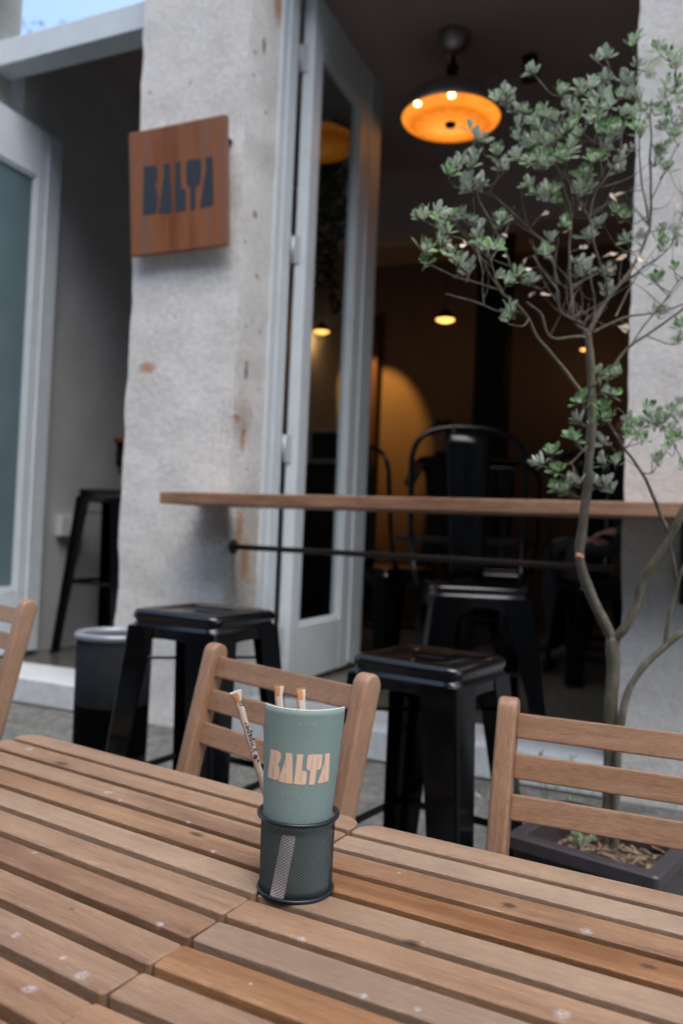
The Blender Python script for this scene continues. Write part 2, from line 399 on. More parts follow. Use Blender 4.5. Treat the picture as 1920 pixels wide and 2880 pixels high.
mb.box(((RL + RR) / 2, 2.99, CE - .26), (RR - RL - .004, .18, .515), bev=.004)
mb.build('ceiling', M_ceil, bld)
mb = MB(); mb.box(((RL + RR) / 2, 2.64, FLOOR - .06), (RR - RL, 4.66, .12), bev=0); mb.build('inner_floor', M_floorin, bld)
# sills: a granite step with a slightly projecting top, one per doorway
for a, b_ in ((-2.450, OP_L - .006), (-.812, OP_R - .004)):
    mb = MB(); mb.box(((a + b_) / 2, .145, .3215), (b_ - a, .33, .115), bev=.006, mat=0)
    mb.build('door_sill', M_sill, bld)
# dark partition column and warm-lit recess trim
mb = MB(); mb.box((-.69, 4.1, 2.16), (.27, .27, 3.55), bev=.004); mb.build('inner_column', M_dark, bld)
mb = MB(); mb.box((-2.12, 4.86, 1.9), (.09, .10, 3.0), bev=.004); mb.build('timber_trim', simple('dark_red_timber', (.05, .018, .012), .5), bld)

# door frame on the reveal of doorway one
mb = MB()
mb.box((-.815, .30, 2.07), (.024, .058, 3.38), bev=.004)
mb.box((-.812, .352, 2.07), (.034, .046, 3.38), bev=.004)
mb.box((-.817, .405, 2.07), (.022, .060, 3.38), bev=.004)
mb.box((-.02, .35, 3.80), (1.53, .16, .09), bev=.004)
mb.build('door_frame', M_frame, bld)

def leaf(u, v0, v1, z0, z1, gz0, gz1, th, st0, st1, name, label, glass, mat=M_door):
    """door leaf standing at right angles to the facade, plane u, from v0 to v1"""
    e = empty(name); e.parent = bld
    if label: e['label'] = label
    mb = MB(); c = (z0 + z1) / 2
    def bx(va, vb, za, zb, t=th, du=0, bev=.004): mb.box((u + du, (va + vb) / 2, (za + zb) / 2), (t, vb - va, zb - za), bev=bev)
    bx(v0, v0 + st0, z0, z1); bx(v1 - st1, v1, z0, z1)
    bx(v0 + st0, v1 - st1, gz1, z1, th - .004); bx(v0 + st0, v1 - st1, z0, gz0, th - .004)
    bx(v0 + st0 - .001, v0 + st0 + .018, gz0, gz1, th * .6); bx(v1 - st1 - .018, v1 - st1 + .001, gz0, gz1, th * .6)
    bx(v0 + st0, v1 - st1, gz1 - .018, gz1 + .001, th * .6); bx(v0 + st0, v1 - st1, gz0 - .001, gz0 + .018, th * .6)
    # raised bead along the closing stile
    bx(v1 - st1 * .62, v1 - st1 * .50, z0 + .02, z1 - .02, .010, th / 2 + .003, .002)
    bx(v1 - .02, v1 + .012, z0 + .01, z1 - .01, th * .5, th * .1, .004)
    mb.build('leaf_frame', mat, e)
    mb = MB(); mb.box((u, (v0 + st0 + v1 - st1) / 2, (gz0 + gz1) / 2), (.006, v1 - v0 - st0 - st1 + .01, gz1 - gz0 + .01), bev=0)
    mb.build('pane', glass, e); return e
d1 = leaf(-.765, .46, 1.345, .40, 3.69, .665, 3.45, .060, .10, .30, 'door', 'glazed blue grey door leaf folded inward beside the sign pillar', M_glass)
d2 = leaf(-2.34, -.12, .52, .405, 3.24, .745, 2.975, .045, .11, .17, 'door', 'door leaf with opaque teal pane at the left edge', M_teal_pane)
d3 = leaf(-2.34, .535, .60, .405, 3.24, .745, 2.975, .03, .02, .02, 'door', None, M_glass) if False else None
for (x, y) in ((685, 125), (668, 570), (650, 1030), (640, 1470)):
    v, z = facu(x * T, y * T, -.80)
    mb = MB(); mb.box((-.790, .456, z), (.050, .004, .13), bev=.001); mb.tube([(-.803, .448, z - .065), (-.803, .448, z + .065)], .008, 10)
    mb.build('hinge', M_hinge, bld)
# transom over doorway two
mb = MB()
mb.box(((-2.450 + OP_L) / 2, .175, 3.525), (1.075, .14, .125), bev=.006)
mb.box(((-2.450 + OP_L) / 2, .120, 3.462), (1.075, .03, .012), bev=.003)
tw = mb.build('transom_frame', M_frame, bld)
mb = MB(); mb.box(((-2.450 + OP_L) / 2, .16, 3.875), (1.06, .008, .58), bev=0); mb.build('pane', M_mirror, tw)

# ------------------------------------------------------------------ the other side of the street (tall house mirrored, other houses added to block low sky)
ob_ = empty('added_street_house', F(0, -13, 0), -FA, 'plain grey house across the street, added out of view to block the low sky', 'house')  # added out of view: darkens the stool reflections, cuts low sky light
mb = MB(); mb.box((0, -3, 4.4), (34, 6, 8.8), bev=.02); mb.build('wall', simple('grey_render', (.17, .16, .15), .9, var=.2, scale=1.5), ob_)
mb = MB(); mb.box((0, -3, 8.93), (34.6, 6.6, .25), bev=.02); mb.build('roof', simple('roof_tiles', (.12, .07, .05), .9, var=.3), ob_)
for k in range(9):
    x = -14 + k * 3.4
    for z in (1.2, 4.3, 6.6):
        mb = MB(); mb.box((x, .03, z + .8), (1.1, .10, 1.7), bev=.01); mb.build('window', simple('dark_window', (.02, .025, .03), .2), ob_) if False else mb.build('window', M_dark, ob_)

th_e = empty('tall_house', F(-19.3, -11.0, 0), -FA, 'taller dark house across the street, mirrored at the left end of the transom', 'house')
mb = MB(); mb.box((0, 0, 8.5), (4.4, 4.0, 17.0), bev=.02); mb.build('wall', simple('dark_render', (.06, .055, .05), .9, var=.2, scale=1.5), th_e)
mb = MB(); mb.box((0, 0, 17.12), (4.7, 4.3, .24), bev=.02); mb.build('roof', M_dark, th_e)

nh = empty('light_block_house', F(7.5, -11.0, 0), -FA, 'unseen tall house added behind the tables to block low light', 'house')  # unseen house added to cut low light and deepen the slat gaps
mb = MB(); mb.box((0, -2, 6.0), (26, 4, 12), bev=.02); mb.build('wall', simple('ochre_render', (.16, .15, .14), .9, var=.2, scale=1.5), nh)
mb = MB(); mb.box((0, -2, 12.12), (26.5, 4.5, .24), bev=.02); mb.build('roof', M_dark, nh)
for k in range(7):
    for z in (1.3, 4.8, 8.3):
        mb = MB(); mb.box((-11 + k * 3.6, .03, z + .9), (1.1, .10, 1.8), bev=.01); mb.build('window', M_dark, nh)

# ------------------------------------------------------------------ bar counter, rod
M_plank = wood('counter_wood', (.24, .125, .070), (.36, .21, .13), (.47, .30, .20), .42)
bc = empty('bar_counter', FO, -FA, 'long thick wooden bar plank fixed across the open doorway', 'bar counter')
mb = MB(); mb.box((1.12, -.145, 1.229), (4.14, .29, .046), bev=.006, tone=(.12, .0, .1)); mb.build('counter_top', M_plank, bc)
for u in (-.55, .95):
    mb = MB(); mb.bar((u, -.26, 1.195), (u, .0, 1.195), .03, .012); mb.bar((u, -.008, 1.20), (u, -.008, .93), .03, .012, up=(0, 1, 0)); mb.bar((u, -.23, 1.19), (u, -.012, .95), .02, .012)
    if u > 0: mb.build('bracket', M_dark, bc)
mb = MB(); mb.tube([(-.86, .05, 1.042), (.80, .05, 1.034)], .012, 10); mb.lathe([(.0, 0), (.03, 0), (.03, .012), (.0, .012)], 16, Matrix.Translation((-.815, .05, 1.042)) @ Matrix.Rotation(pi / 2, 4, 'Y'))
o = mb.build('steel_rod', M_rod); o.location = FO; o.rotation_euler = (0, 0, -FA)
tag(o, 'thin dark brown steel rod spanning the doorway under the bar plank', 'rod')

# ------------------------------------------------------------------ lettering
LET = {  # outlines traced in one flat coordinate system (x right, y down)
 'B': ([(225,872),(262,878),(300,880),(345,884),(382,893),(410,912),(422,940),(426,980),(420,1030),(408,1072),(390,1098),(378,1108),(392,1125),(408,1155),(420,1205),(424,1265),(416,1325),(398,1368),(375,1386),(345,1388),(290,1378),(232,1370),(221,1362),(222,1300),(228,1150),(234,1010),(241,945),(238,910)],
       [[(328,930),(320,1080)],[(313,1130),(307,1345)]]),
 'A': ([(490,905),(540,906),(592,910),(604,918),(612,960),(628,1150),(648,1405),(640,1417),(560,1416),(418,1398),(408,1385),(418,1345),(450,1225),(480,1110),(500,1030),(508,985),(502,945)],
       [[(508,1045),(518,1170)],[(517,1255),(529,1405)]]),
 'L': ([(678,922),(730,918),(785,915),(787,935),(780,965),(780,1080),(780,1195),(820,1191),(848,1199),(864,1222),(868,1260),(864,1340),(860,1412),(850,1423),(760,1422),(672,1418),(667,1405),(674,1290),(680,1140),(685,1010),(688,970),(682,948)],
       [[(781,1205),(765,1378)]]),
 'T': ([(872,916),(980,912),(1088,908),(1096,922),(1092,1030),(1086,1125),(1074,1158),(1052,1171),(1022,1169),(1012,1176),(1006,1300),(1000,1408),(990,1419),(920,1420),(912,1408),(915,1300),(918,1182),(892,1183),(866,1170),(852,1130),(853,1050),(858,945),(862,922)],
       [[(938,950),(925,1178)],[(1028,950),(1014,1165)]]),
 'a': ([(1128,902),(1165,897),(1200,893),(1209,905),(1214,1120),(1218,1360),(1207,1376),(1160,1388),(1060,1403),(1051,1392),(1060,1350),(1085,1250),(1110,1130),(1126,1060),(1138,1005),(1136,960),(1130,930)],
       [[(1138,1035),(1138,1175)],[(1142,1250),(1142,1390)]]) }
def sag(x): return 40 * (1 - ((x - 740) / 540.0) ** 2)
def flat_xy(p): # -> unit: width 0..1, height up from baseline in same unit
    x = (p[0] - 220) / 998.0; y = -(p[1] - sag(p[0]) - 1380) / 998.0
    return x, y
def letters_mesh(mb, mapf, cell=.03, mat=0, slits=None, slit_w=.0035, slit_off=1, squeeze=1.0):
    for k, (poly, sl_) in LET.items():
        fp = [flat_xy(p) for p in poly]; cx_ = (min(p[0] for p in fp) + max(p[0] for p in fp)) / 2
        bm = bmesh.new(); vsx = [bm.verts.new((cx_ + (p[0] - cx_) * squeeze, p[1], 0)) for p in fp]; bm.faces.new(vsx)
        bmesh.ops.triangulate(bm, faces=bm.faces[:])
        if cell:
            n = int(1 / cell)
            for i in range(1, n): bmesh.ops.bisect_plane(bm, geom=bm.verts[:] + bm.edges[:] + bm.faces[:], plane_co=(i * cell, 0, 0), plane_no=(1, 0, 0))
        bm.verts.index_update()
        mb.add([mapf(v.co.x, v.co.y, 0) for v in bm.verts], [[v.index for v in f.verts] for f in bm.faces], mat); bm.free()
        if slits is not None:
            for (a, b_) in sl_:
                a = flat_xy(a); b_ = flat_xy(b_); n = 6; vv = []
                for i in range(n + 1):
                    t = i / n; x = a[0] + (b_[0] - a[0]) * t; y = a[1] + (b_[1] - a[1]) * t; wv = slit_w * (1 if 0 < i < n else .3)
                    vv += [mapf(x - wv, y, slit_off), mapf(x + wv, y, slit_off)]
                mb.add(vv, [(2 * i, 2 * i + 1, 2 * i + 3, 2 * i + 2) for i in range(n)], slits)

# ------------------------------------------------------------------ wooden sign
m, nt, b = new_mat('varnished_sign_wood'); M_sign = m
gc = N(nt, 'ShaderNodeTexCoord').outputs['Object']
lo = noise_n(nt, mapping(nt, gc, (14, 14, 1.2)), 1, 3, .5, .3); hi = noise_n(nt, mapping(nt, gc, (160, 160, 7)), 1, 3, .6)
c = ramp(nt, lo.outputs['Fac'], [(.34, (.22, .074, .028)), (.50, (.315, .120, .048)), (.63, (.25, .12, .08))])
c = mix(nt, .4, c, ramp(nt, hi.outputs['Fac'], [(.3, (.7, .62, .58)), (.6, (1, 1, 1))]), 'MULTIPLY')
L(nt, c, b.inputs['Base Color']); b.inputs['Roughness'].default_value = .38
M_ink = simple('dark_paint_lettering', (.035, .045, .06), .5)
# the board hangs with its top edge leaning out from the pier
sg = empty('wooden_sign', F(0, -.03, 2.303), -FA, 'square orange wooden sign lettered BALTA on the stone pillar', 'sign')
sg.rotation_euler = (rad(6.0), 0, -FA)
SU0, SU1 = -1.336, -.842
mb = MB(); mb.box(((SU0 + SU1) / 2, -.014, .265), (SU1 - SU0, .028, .530), bev=.005, seg=3)
mb.build('board', M_sign, sg)
for (u, z) in ((SU0 + .05, .09), (SU1 - .04, .09), (SU0 + .05, .46), (SU1 - .04, .46)):
    mb = MB(); mb.tube([(u, -.002, z), (u, .05 + z * .10, z)], .011, 10); mb.build('standoff', M_rod, sg)
mb = MB(); tw_, th_ = .374, .200
letters_mesh(mb, lambda x, y, k: (-1.272 + (.5 + .5 * math.asin((x - .5) * 1.7) / math.asin(.85)) * tw_, -.0290, .165 + y / .49 * th_), cell=0, squeeze=.90)
mb.build('lettering', M_ink, sg)

# ------------------------------------------------------------------ pendant lamps
def emis(name, col, st, tex=False):
    m, nt, b = new_mat(name); b.inputs['Base Color'].default_value = (0.02, .01, 0, 1)
    b.inputs['Emission Color'].default_value = rgb(col); b.inputs['Emission Strength'].default_value = st; return m
M_amber = emis('amber_lit_diffuser', (1.0, .29, .028), .50)
nt = M_amber.node_tree; b = nt.nodes['Principled BSDF']; oc = N(nt, 'ShaderNodeTexCoord').outputs['Object']
nz = noise_n(nt, oc, 7, 3, .6); dl_ = N(nt, 'ShaderNodeVectorMath', operation='LENGTH'); L(nt, mapping(nt, oc, (1, 1, 0), (.02, -.05, 0)), dl_.inputs[0])
# the bulbs sit off centre behind the diffuser: brightest there, falling off to a thin brighter rim
em = ramp(nt, math_n(nt, 'MULTIPLY', dl_.outputs['Value'], 3.3), [(.08, (1.25, .52, .09)), (.35, (1.05, .34, .035)), (.70, (.72, .17, .010)), (.84, (1.0, .30, .03))])
L(nt, mix(nt, .5, em, ramp(nt, nz.outputs['Fac'], [(.3, (.75, .68, .6)), (.62, (1, 1, 1))]), 'MULTIPLY'), b.inputs['Emission Color'])
M_bulb = emis('lit_bulb', (1.0, .62, .22), 4.0)
M_glow = emis('warm_lit_shade', (1.0, .45, .10), 1.4)
M_gun = simple('gunmetal_shade', (.42, .40, .39), .34, .9, var=.1)
pu, pv, pz = -.340, 1.397, 3.465
pd = empty('pendant_lamp', F(pu, pv, pz), -FA, 'large gunmetal dome pendant lamp with glowing amber underside', 'lamp', None)
R_ = .283
mb = MB()
mb.lathe([(R_ - .006, .0), (R_, .004), (R_ + .004, .022), (R_ - .010, .055), (R_ - .035, .098), (R_ - .075, .130), (.155, .150), (.10, .162), (.085, .17), (.08, .20), (.05, .215), (.0, .22)], 48)
mb.build('lamp_shade', M_gun, pd)
mb = MB(); mb.lathe([(0, -.024), (.10, -.022), (.20, -.012), (R_ - .012, .004), (R_ - .008, .012), (0, .014)], 48); dif = mb.build('diffuser', M_amber, pd)
mb = MB()
for r in (.07, .14, .21): mb.lathe([(r - .0015, -.024 + r * r * .45), (r + .0015, -.024 + r * r * .45), (r, -.027 + r * r * .45)], 40, closed=True)
for k in range(12):
    a = 2 * pi * k / 12; mb.tube([(.03 * cos(a), .03 * sin(a), -.026), (.14 * cos(a), .14 * sin(a), -.020), (.272 * cos(a), .272 * sin(a), .0)], .0008, 5)
mb.lathe([(0, -.040), (.028, -.038), (.032, -.028), (.032, -.020), (0, -.02)], 20)
mb.build('grille', M_dark, pd)
mb = MB()
for (x, y) in ((-.12, -.225), (.075, -.245)): mb = MB(); mb.lathe([(0, -.008), (.018, -.004), (.02, .008), (0, .012)], 14, Matrix.Translation((x, y, -.006))); mb.build('bulb', M_bulb, pd)
mb = MB(); mb.tube([(0, 0, .17), (0, 0, .42)], .013, 10); mb.tube([(0, 0, .20), (0, 0, .25)], .03, 12)
mb.lathe([(.0, .26), (.03, .27), (.034, .30), (.02, .32)], 16)
mb.build('stem', M_dark, pd)
mb = MB(); mb.lathe([(0, .36), (.035, .365), (.07, .40), (.088, .45), (.090, .485), (0, .485)], 32); mb.build('ceiling_canopy', M_gun, pd)
# small ceiling spotlight
sp = empty('ceiling_spotlight', F(.02, 1.75, CE), -FA, 'small unlit round ceiling spotlight right of the large pendant', 'spotlight')
mb = MB(); mb.lathe([(0, 0), (.045, 0), (.045, -.012), (.012, -.016), (.012, -.05)], 20); mb.build('mount', M_dark, sp)
mb = MB(); mb.lathe([(0, -.04), (.035, -.045), (.05, -.09), (.055, -.13), (.045, -.132), (.04, -.10), (0, -.10)], 20, Matrix.Rotation(.3, 4, 'X')); mb.build('spot_head', simple('copper_brown_metal', (.16, .08, .05), .35, .6), sp)
def small_pendant(px, py, v, wpx, label, ener=.25):
    u, z = fac(px * T, py * T, v); D = (F(u, v, z)).dot(CAMF); r = wpx * T / FPX * D / 2
    e = empty('pendant_lamp', F(u, v, z), -FA, label, 'lamp', 'small lit pendants at the back of the cafe')
    mb = MB(); mb.lathe([(r, 0), (r * 1.04, .01), (r * .8, r * .55), (r * .4, r * .9), (.02, r * 1.1), (.0, r * 1.12)], 28); mb.build('lamp_shade', M_dark, e)
    mb = MB(); mb.lathe([(0, -r * .25), (r * .6, -r * .18), (r * .95, .0), (r * .9, .01), (0, .012)], 24); mb.build('diffuser', M_glow, e)
    mb = MB(); mb.tube([(0, 0, r), (0, 0, CE - z)], .004, 6); mb.build('cord', M_dark, e)
    l = bpy.data.lights.new('pendant_light', 'POINT'); l.energy = ener; l.color = (1, .5, .18); l.shadow_soft_size = .05
    q = bpy.data.objects.new('pendant_light', l); COL.objects.link(q); q.parent = e; q.location = (0, 0, -.08)
small_pendant(1022, 735, 4.2, 44, 'small lit pendant left of the dark column at the back')
small_pendant(1341, 803, 4.4, 20, 'tiny lit pendant seen beside the tree trunk', .4)
small_pendant(738, 762, 3.9, 38, 'small orange pendant seen through the door glass', .6)
# wall washer making the warm scallop of light
wu, wv, wz = -2.12, 4.15, 3.28
e = empty('wall_downlight', F(wu, wv, wz), -FA, 'ceiling downlight washing the back wall with an orange scallop', 'downlight')
mb = MB(); mb.lathe([(0, .12), (.04, .12), (.04, 0), (.034, 0), (.034, .05), (0, .05)], 20); mb.tube([(0, 0, .12), (0, 0, CE - wz)], .008, 8); mb.build('spot_head', M_dark, e)
l = bpy.data.lights.new('downlight', 'SPOT'); l.energy = 42; l.color = (1, .45, .085); l.spot_size = rad(51); l.spot_blend = .55; l.shadow_soft_size = .015
q = bpy.data.objects.new('downlight', l); COL.objects.link(q); q.parent = e; q.location = (0, 0, .0); q.rotation_euler = (rad(40), 0, rad(-3))

# ------------------------------------------------------------------ metal stools
def leg_L(mb, a, b_, z0, z1, w0, w1, th, sx, sy):
    """angle-section leg at one corner: outer corner runs from (a,a,z1) down to (b,b,z0)"""
    n = 5; vs = []; fs = []
    for i in range(n + 1):
        t = i / n; z = z1 + (z0 - z1) * t; c = a + (b_ - a) * t; wd = w0 + (w1 - w0) * min(1, t * 1.15)
        r = .010
        prof = [(c, c - wd), (c, c - r), (c - r * .3, c - r * .3), (c - r, c), (c - wd, c), (c - wd, c - th), (c - th - r, c - th), (c - th, c - th - r), (c - th, c - wd)]
        vs += [(p[0] * sx, p[1] * sy, z) for p in prof]
    k = 9
    for i in range(n):
        for j in range(k): fs.append((i * k + j, i * k + (j + 1) % k, (i + 1) * k + (j + 1) % k, (i + 1) * k + j))
    fs.append(tuple(range(k))); fs.append(tuple(n * k + j for j in range(k)))
    mb.add(vs, fs, 0, None, (0, 0, 0), False)
def rsq(h, r, z, n=6):
    out = []
    for (cx, cy, a0) in ((h - r, h - r, 0), (-h + r, h - r, 90), (-h + r, -h + r, 180), (h - r, -h + r, 270)):
        for i in range(n + 1):
            a = rad(a0 + 90 * i / n); out.append((cx + r * cos(a), cy + r * sin(a), z))
    return out
def rings(mb, rr, cap0=True, cap1=True, mat=0, smooth=True):
    k = len(rr[0]); vs = [p for r in rr for p in r]; fs = []
    for i in range(len(rr) - 1):
        for j in range(k): fs.append((i * k + j, i * k + (j + 1) % k, (i + 1) * k + (j + 1) % k, (i + 1) * k + j))
    if cap0: fs.append(tuple(range(k)))
    if cap1: fs.append(tuple((len(rr) - 1) * k + j for j in range(k)))
    mb.add(vs, fs, mat, None, (0, 0, 0), smooth)
def stool(name, loc, rz, hs, side, label, brace_z=.30, back=False):
    e = empty(name, loc, rz, label, 'stool' if not back else 'bar chair')
    h = side / 2; mb = MB()
    rings(mb, [rsq(h + .003, .035, hs - .060), rsq(h + .002, .034, hs - .040), rsq(h - .003, .032, hs - .036), rsq(h - .003, .032, hs - .028), rsq(h + .002, .034, hs - .024),
               rsq(h + .002, .034, hs - .015), rsq(h + .0005, .033, hs - .009), rsq(h - .003, .031, hs - .0045), rsq(h - .0075, .029, hs - .0015), rsq(h - .013, .027, hs), rsq(h - .020, .024, hs - .001), rsq(h - .028, .022, hs - .005), rsq(h - .09, .02, hs - .007), rsq(.02, .008, hs - .008)], False, True)
    sp_ = [(x * .055 * 0 + x, y, hs - .0066) for x, y in [(-.03, -.012), (.03, -.012), (.038, 0), (.03, .012), (-.03, .012), (-.038, 0)]]
    mb.add(sp_, [(0, 1, 2, 3, 4, 5)], 1)
    # corner gussets of the skirt, an arch on every side
    for q in range(4):
        R4 = Matrix.Rotation(q * pi / 2, 4, 'Z'); top = []; botm = []
        n = 14
        for i in range(n + 1):
            x = -h + .03 + (side - .06) * i / n; t = abs(i / n * 2 - 1)
            dep = (.060 + .055 * (t ** 4) + .012) if not back else (.085 + .15 * t ** 2.6)
            top.append(R4 @ Vector((x, -h - .001, hs - .058))); botm.append(R4 @ Vector((x * (1 + .10 * (dep - .06)), -h - .004 - .02 * (dep - .06), hs - dep)))
        mb.add(top + botm, [(i, i + 1, n + 2 + i, n + 1 + i) for i in range(n)], 0, None, (0, 0, 0), True)
    mb.build('seat', [M_seat, M_dark], e)
    sp0 = h + .045 + .02 * (hs / .7)
    for sx, sy in ((1, 1), (1, -1), (-1, 1), (-1, -1)):
        mb = MB(); leg_L(mb, h + .004, sp0, 0.012, hs - .045, min(.100 if not back else .125, side * .33), .066, .004, sx, sy); lg = mb.build('leg', M_black, e)
        mb = MB(); mb.box((sp0 * sx - .014 * sx, sp0 * sy - .014 * sy, .008), (.034, .034, .016), bev=.004); mb.build('rubber_foot', M_dark, lg)
    def cz(z): return h + .004 + (sp0 - h - .004) * (hs - .045 - z) / (hs - .045)
    mb = MB(); c = cz(brace_z) - .008
    for (a, b_) in (((c, c), (-c, c)), ((-c, c), (-c, -c)), ((-c, -c), (c, -c)), ((c, -c), (c, c))):
        mb.bar((a[0], a[1], brace_z), (b_[0], b_[1], brace_z), .006, .020)
    mb.build('footrest', M_black, e)
    mb = MB(); z = hs - .135; c = cz(z) - .008
    mb.bar((c, c, z), (-c, -c, z), .018, .006); mb.bar((c, -c, z - .007), (-c, c, z - .007), .018, .006); mb.build('cross_brace', M_black, e)
    if back:
        # tall hoop back with a tapering sheet-metal splat
        mb = MB(); pts = []; hw = .265; zt = 1.255; zs = hs + .02
        for i in range(25):
            a = pi * i / 24; x = hw * math.copysign(abs(cos(a)) ** .72, cos(a)); z = zt - .22 + .22 * sin(a) ** .62
            pts.append((x * (1.0), h + .05 + .03 * sin(a), z))
        pts = [(h + .02, h - .08, hs - .03), (h + .045, h - .02, hs + .05), (hw * .98, h + .02, hs + .22)] + pts + [(-hw * .98, h + .02, hs + .22), (-h - .045, h - .02, hs + .05), (-h - .02, h - .08, hs - .03)]
        # raise the hoop to its height
        mb.tube(pts, .0135, 10); mb.build('back_hoop', M_black, e)
        mb = MB(); n = 10; vs = []; fs = []
        for i in range(n + 1):
            t = i / n; z = hs + .0 + (zt - hs - .012) * t; w_ = .075 + .035 * t; y = h - .01 + .085 * t
            for j in range(7):
                xx = (j / 3 - 1) * w_; vs.append((xx, y - .010 * (1 - (j / 3 - 1) ** 2), z))
        for i in range(n):
            for j in range(6): fs.append((i * 7 + j, i * 7 + j + 1, (i + 1) * 7 + j + 1, (i + 1) * 7 + j))
        mb.add(vs, fs, 0, None, (0, 0, 0), True)
        arc = [(.055 * cos(a), h + .055 - .002, zt - .17 + .03 * sin(a)) for a in [pi * k / 10 for k in range(11)]]
        mb.tube(arc, .005, 6); ob = mb.build('back_splat', M_black, e); md = ob.modifiers.new('t', 'SOLIDIFY'); md.thickness = .003
    return e
# seat corners unprojected from the photograph fix each stool's place
def seat_center(cs): s = Vector((0, 0, 0)); [s.__iadd__(c) for c in cs]; return s / len(cs)
s1n = Vector((-.309, 2.035, .893)); yaw1 = -rad(29); ex = Vector((cos(yaw1), sin(yaw1), 0)); ey = Vector((-sin(yaw1), cos(yaw1), 0))
c1 = s1n - ex * .145 + ey * .145; gz = ground_z(c1.x, c1.y)
stool('bar_stool', (c1.x, c1.y, gz), yaw1, .893 - gz, .29, 'glossy black metal stool under the left end of the bar plank')
s2n = Vector((.2716, 1.792, .828)); yaw2 = -rad(35); ex = Vector((cos(yaw2), sin(yaw2), 0)); ey = Vector((-sin(yaw2), cos(yaw2), 0))
c2 = s2n - ex * .145 + ey * .145; gz = ground_z(c2.x, c2.y)
stool('bar_stool', (c2.x, c2.y, gz), yaw2, .828 - gz, .29, 'black metal stool standing right of the paper menu, nearest the camera', brace_z=.25)
u_, z_ = .12, .925
stool('bar_chair', F(.115, .52, FLOOR), -FA + rad(25), .545, .40, 'tall black metal chair with hooped back just inside the doorway', brace_z=.2, back=True)
stool('bar_stool', F(-2.09, .86, FLOOR), -FA + .05, .93, .33, 'tall slim black stool by the grey wall, half hidden by the pillar', brace_z=.40)

# ------------------------------------------------------------------ trash can
tcn = on_z(265 * T, 1462 * T, .745); gz = ground_z(tcn.x, tcn.y)
e = empty('trash_can', (tcn.x, tcn.y, gz), 0, 'black cylindrical bin with grey metal rim beside the pillar', 'trash can')
hh = .762 - gz; r = .122
mb = MB(); mb.lathe([(0, 0), (r * .93, 0), (r * .95, .01), (r * .97, hh * .33), (r * .972, hh * .34)], 40); mb.lathe([(r * .985, hh * .61), (r, hh - .02), (r - .014, hh - .02), (r * .86, .05), (0, .05)], 40)
mb.build('body', simple('dark_grey_bin', (.011, .013, .016), .75, var=.15, bmp=.05, spec=.06), e)
mb = MB(); mb.lathe([(r * .972, hh * .338), (r * .985, hh * .612)], 40); mb.build('band', simple('black_bin_band', (.001, .001, .001), .8, spec=.03), e)
mb = MB(); mb.lathe([(r + .001, hh - .022), (r + .006, hh - .016), (r + .007, hh - .006), (r + .002, hh), (r - .010, hh + .001), (r - .018, hh - .005), (r - .020, hh - .014), (r - .016, hh - .03)], 40)
mb.build('rim', simple('grey_bin_rim', (.26, .28, .31), .35, .3), e)

# ------------------------------------------------------------------ wall things inside doorway two
def on_side(name, px, py, label, cat):
    v, z = facu(px * T, py * T, RL); return empty(name, F(RL, v, z), -FA, label, cat), v, z
e, v, z = on_side('wall_socket', 152, 1209, 'white plastic socket box on the grey side wall', 'socket')
mb = MB(); mb.box((.022, 0, 0), (.044, .17, .115), bev=.006); mb.build('box', M_white, e)
mb = MB(); mb.box((.05, .03, .0), (.014, .075, .08), bev=.004); mb.tube([(.03, .0, -.05), (.035, .005, -.16), (.02, .03, -.34)], .008, 8); mb.build('plug', M_side, e)
e, v, z = on_side('wall_shelf', 262, 1008, 'small wooden shelf on a black bracket seen left of the pillar', 'shelf')
mb = MB(); mb.box((.12, .25, .0), (.24, .50, .03), bev=.003, long_axis=1); mb.build('board', wood('shelf_wood', (.20, .07, .03), (.30, .11, .05), (.35, .15, .07), .45), e)
for y in (.04, .42):
    mb = MB(); mb.bar((.01, y, -.03), (.20, y, -.025), .02, .02); mb.bar((.01, y, -.17), (.01, y, -.02), .02, .02, up=(0, 1, 0)); mb.bar((.015, y, -.16), (.19, y, -.03), .016, .016); mb.build('bracket', M_dark, e)

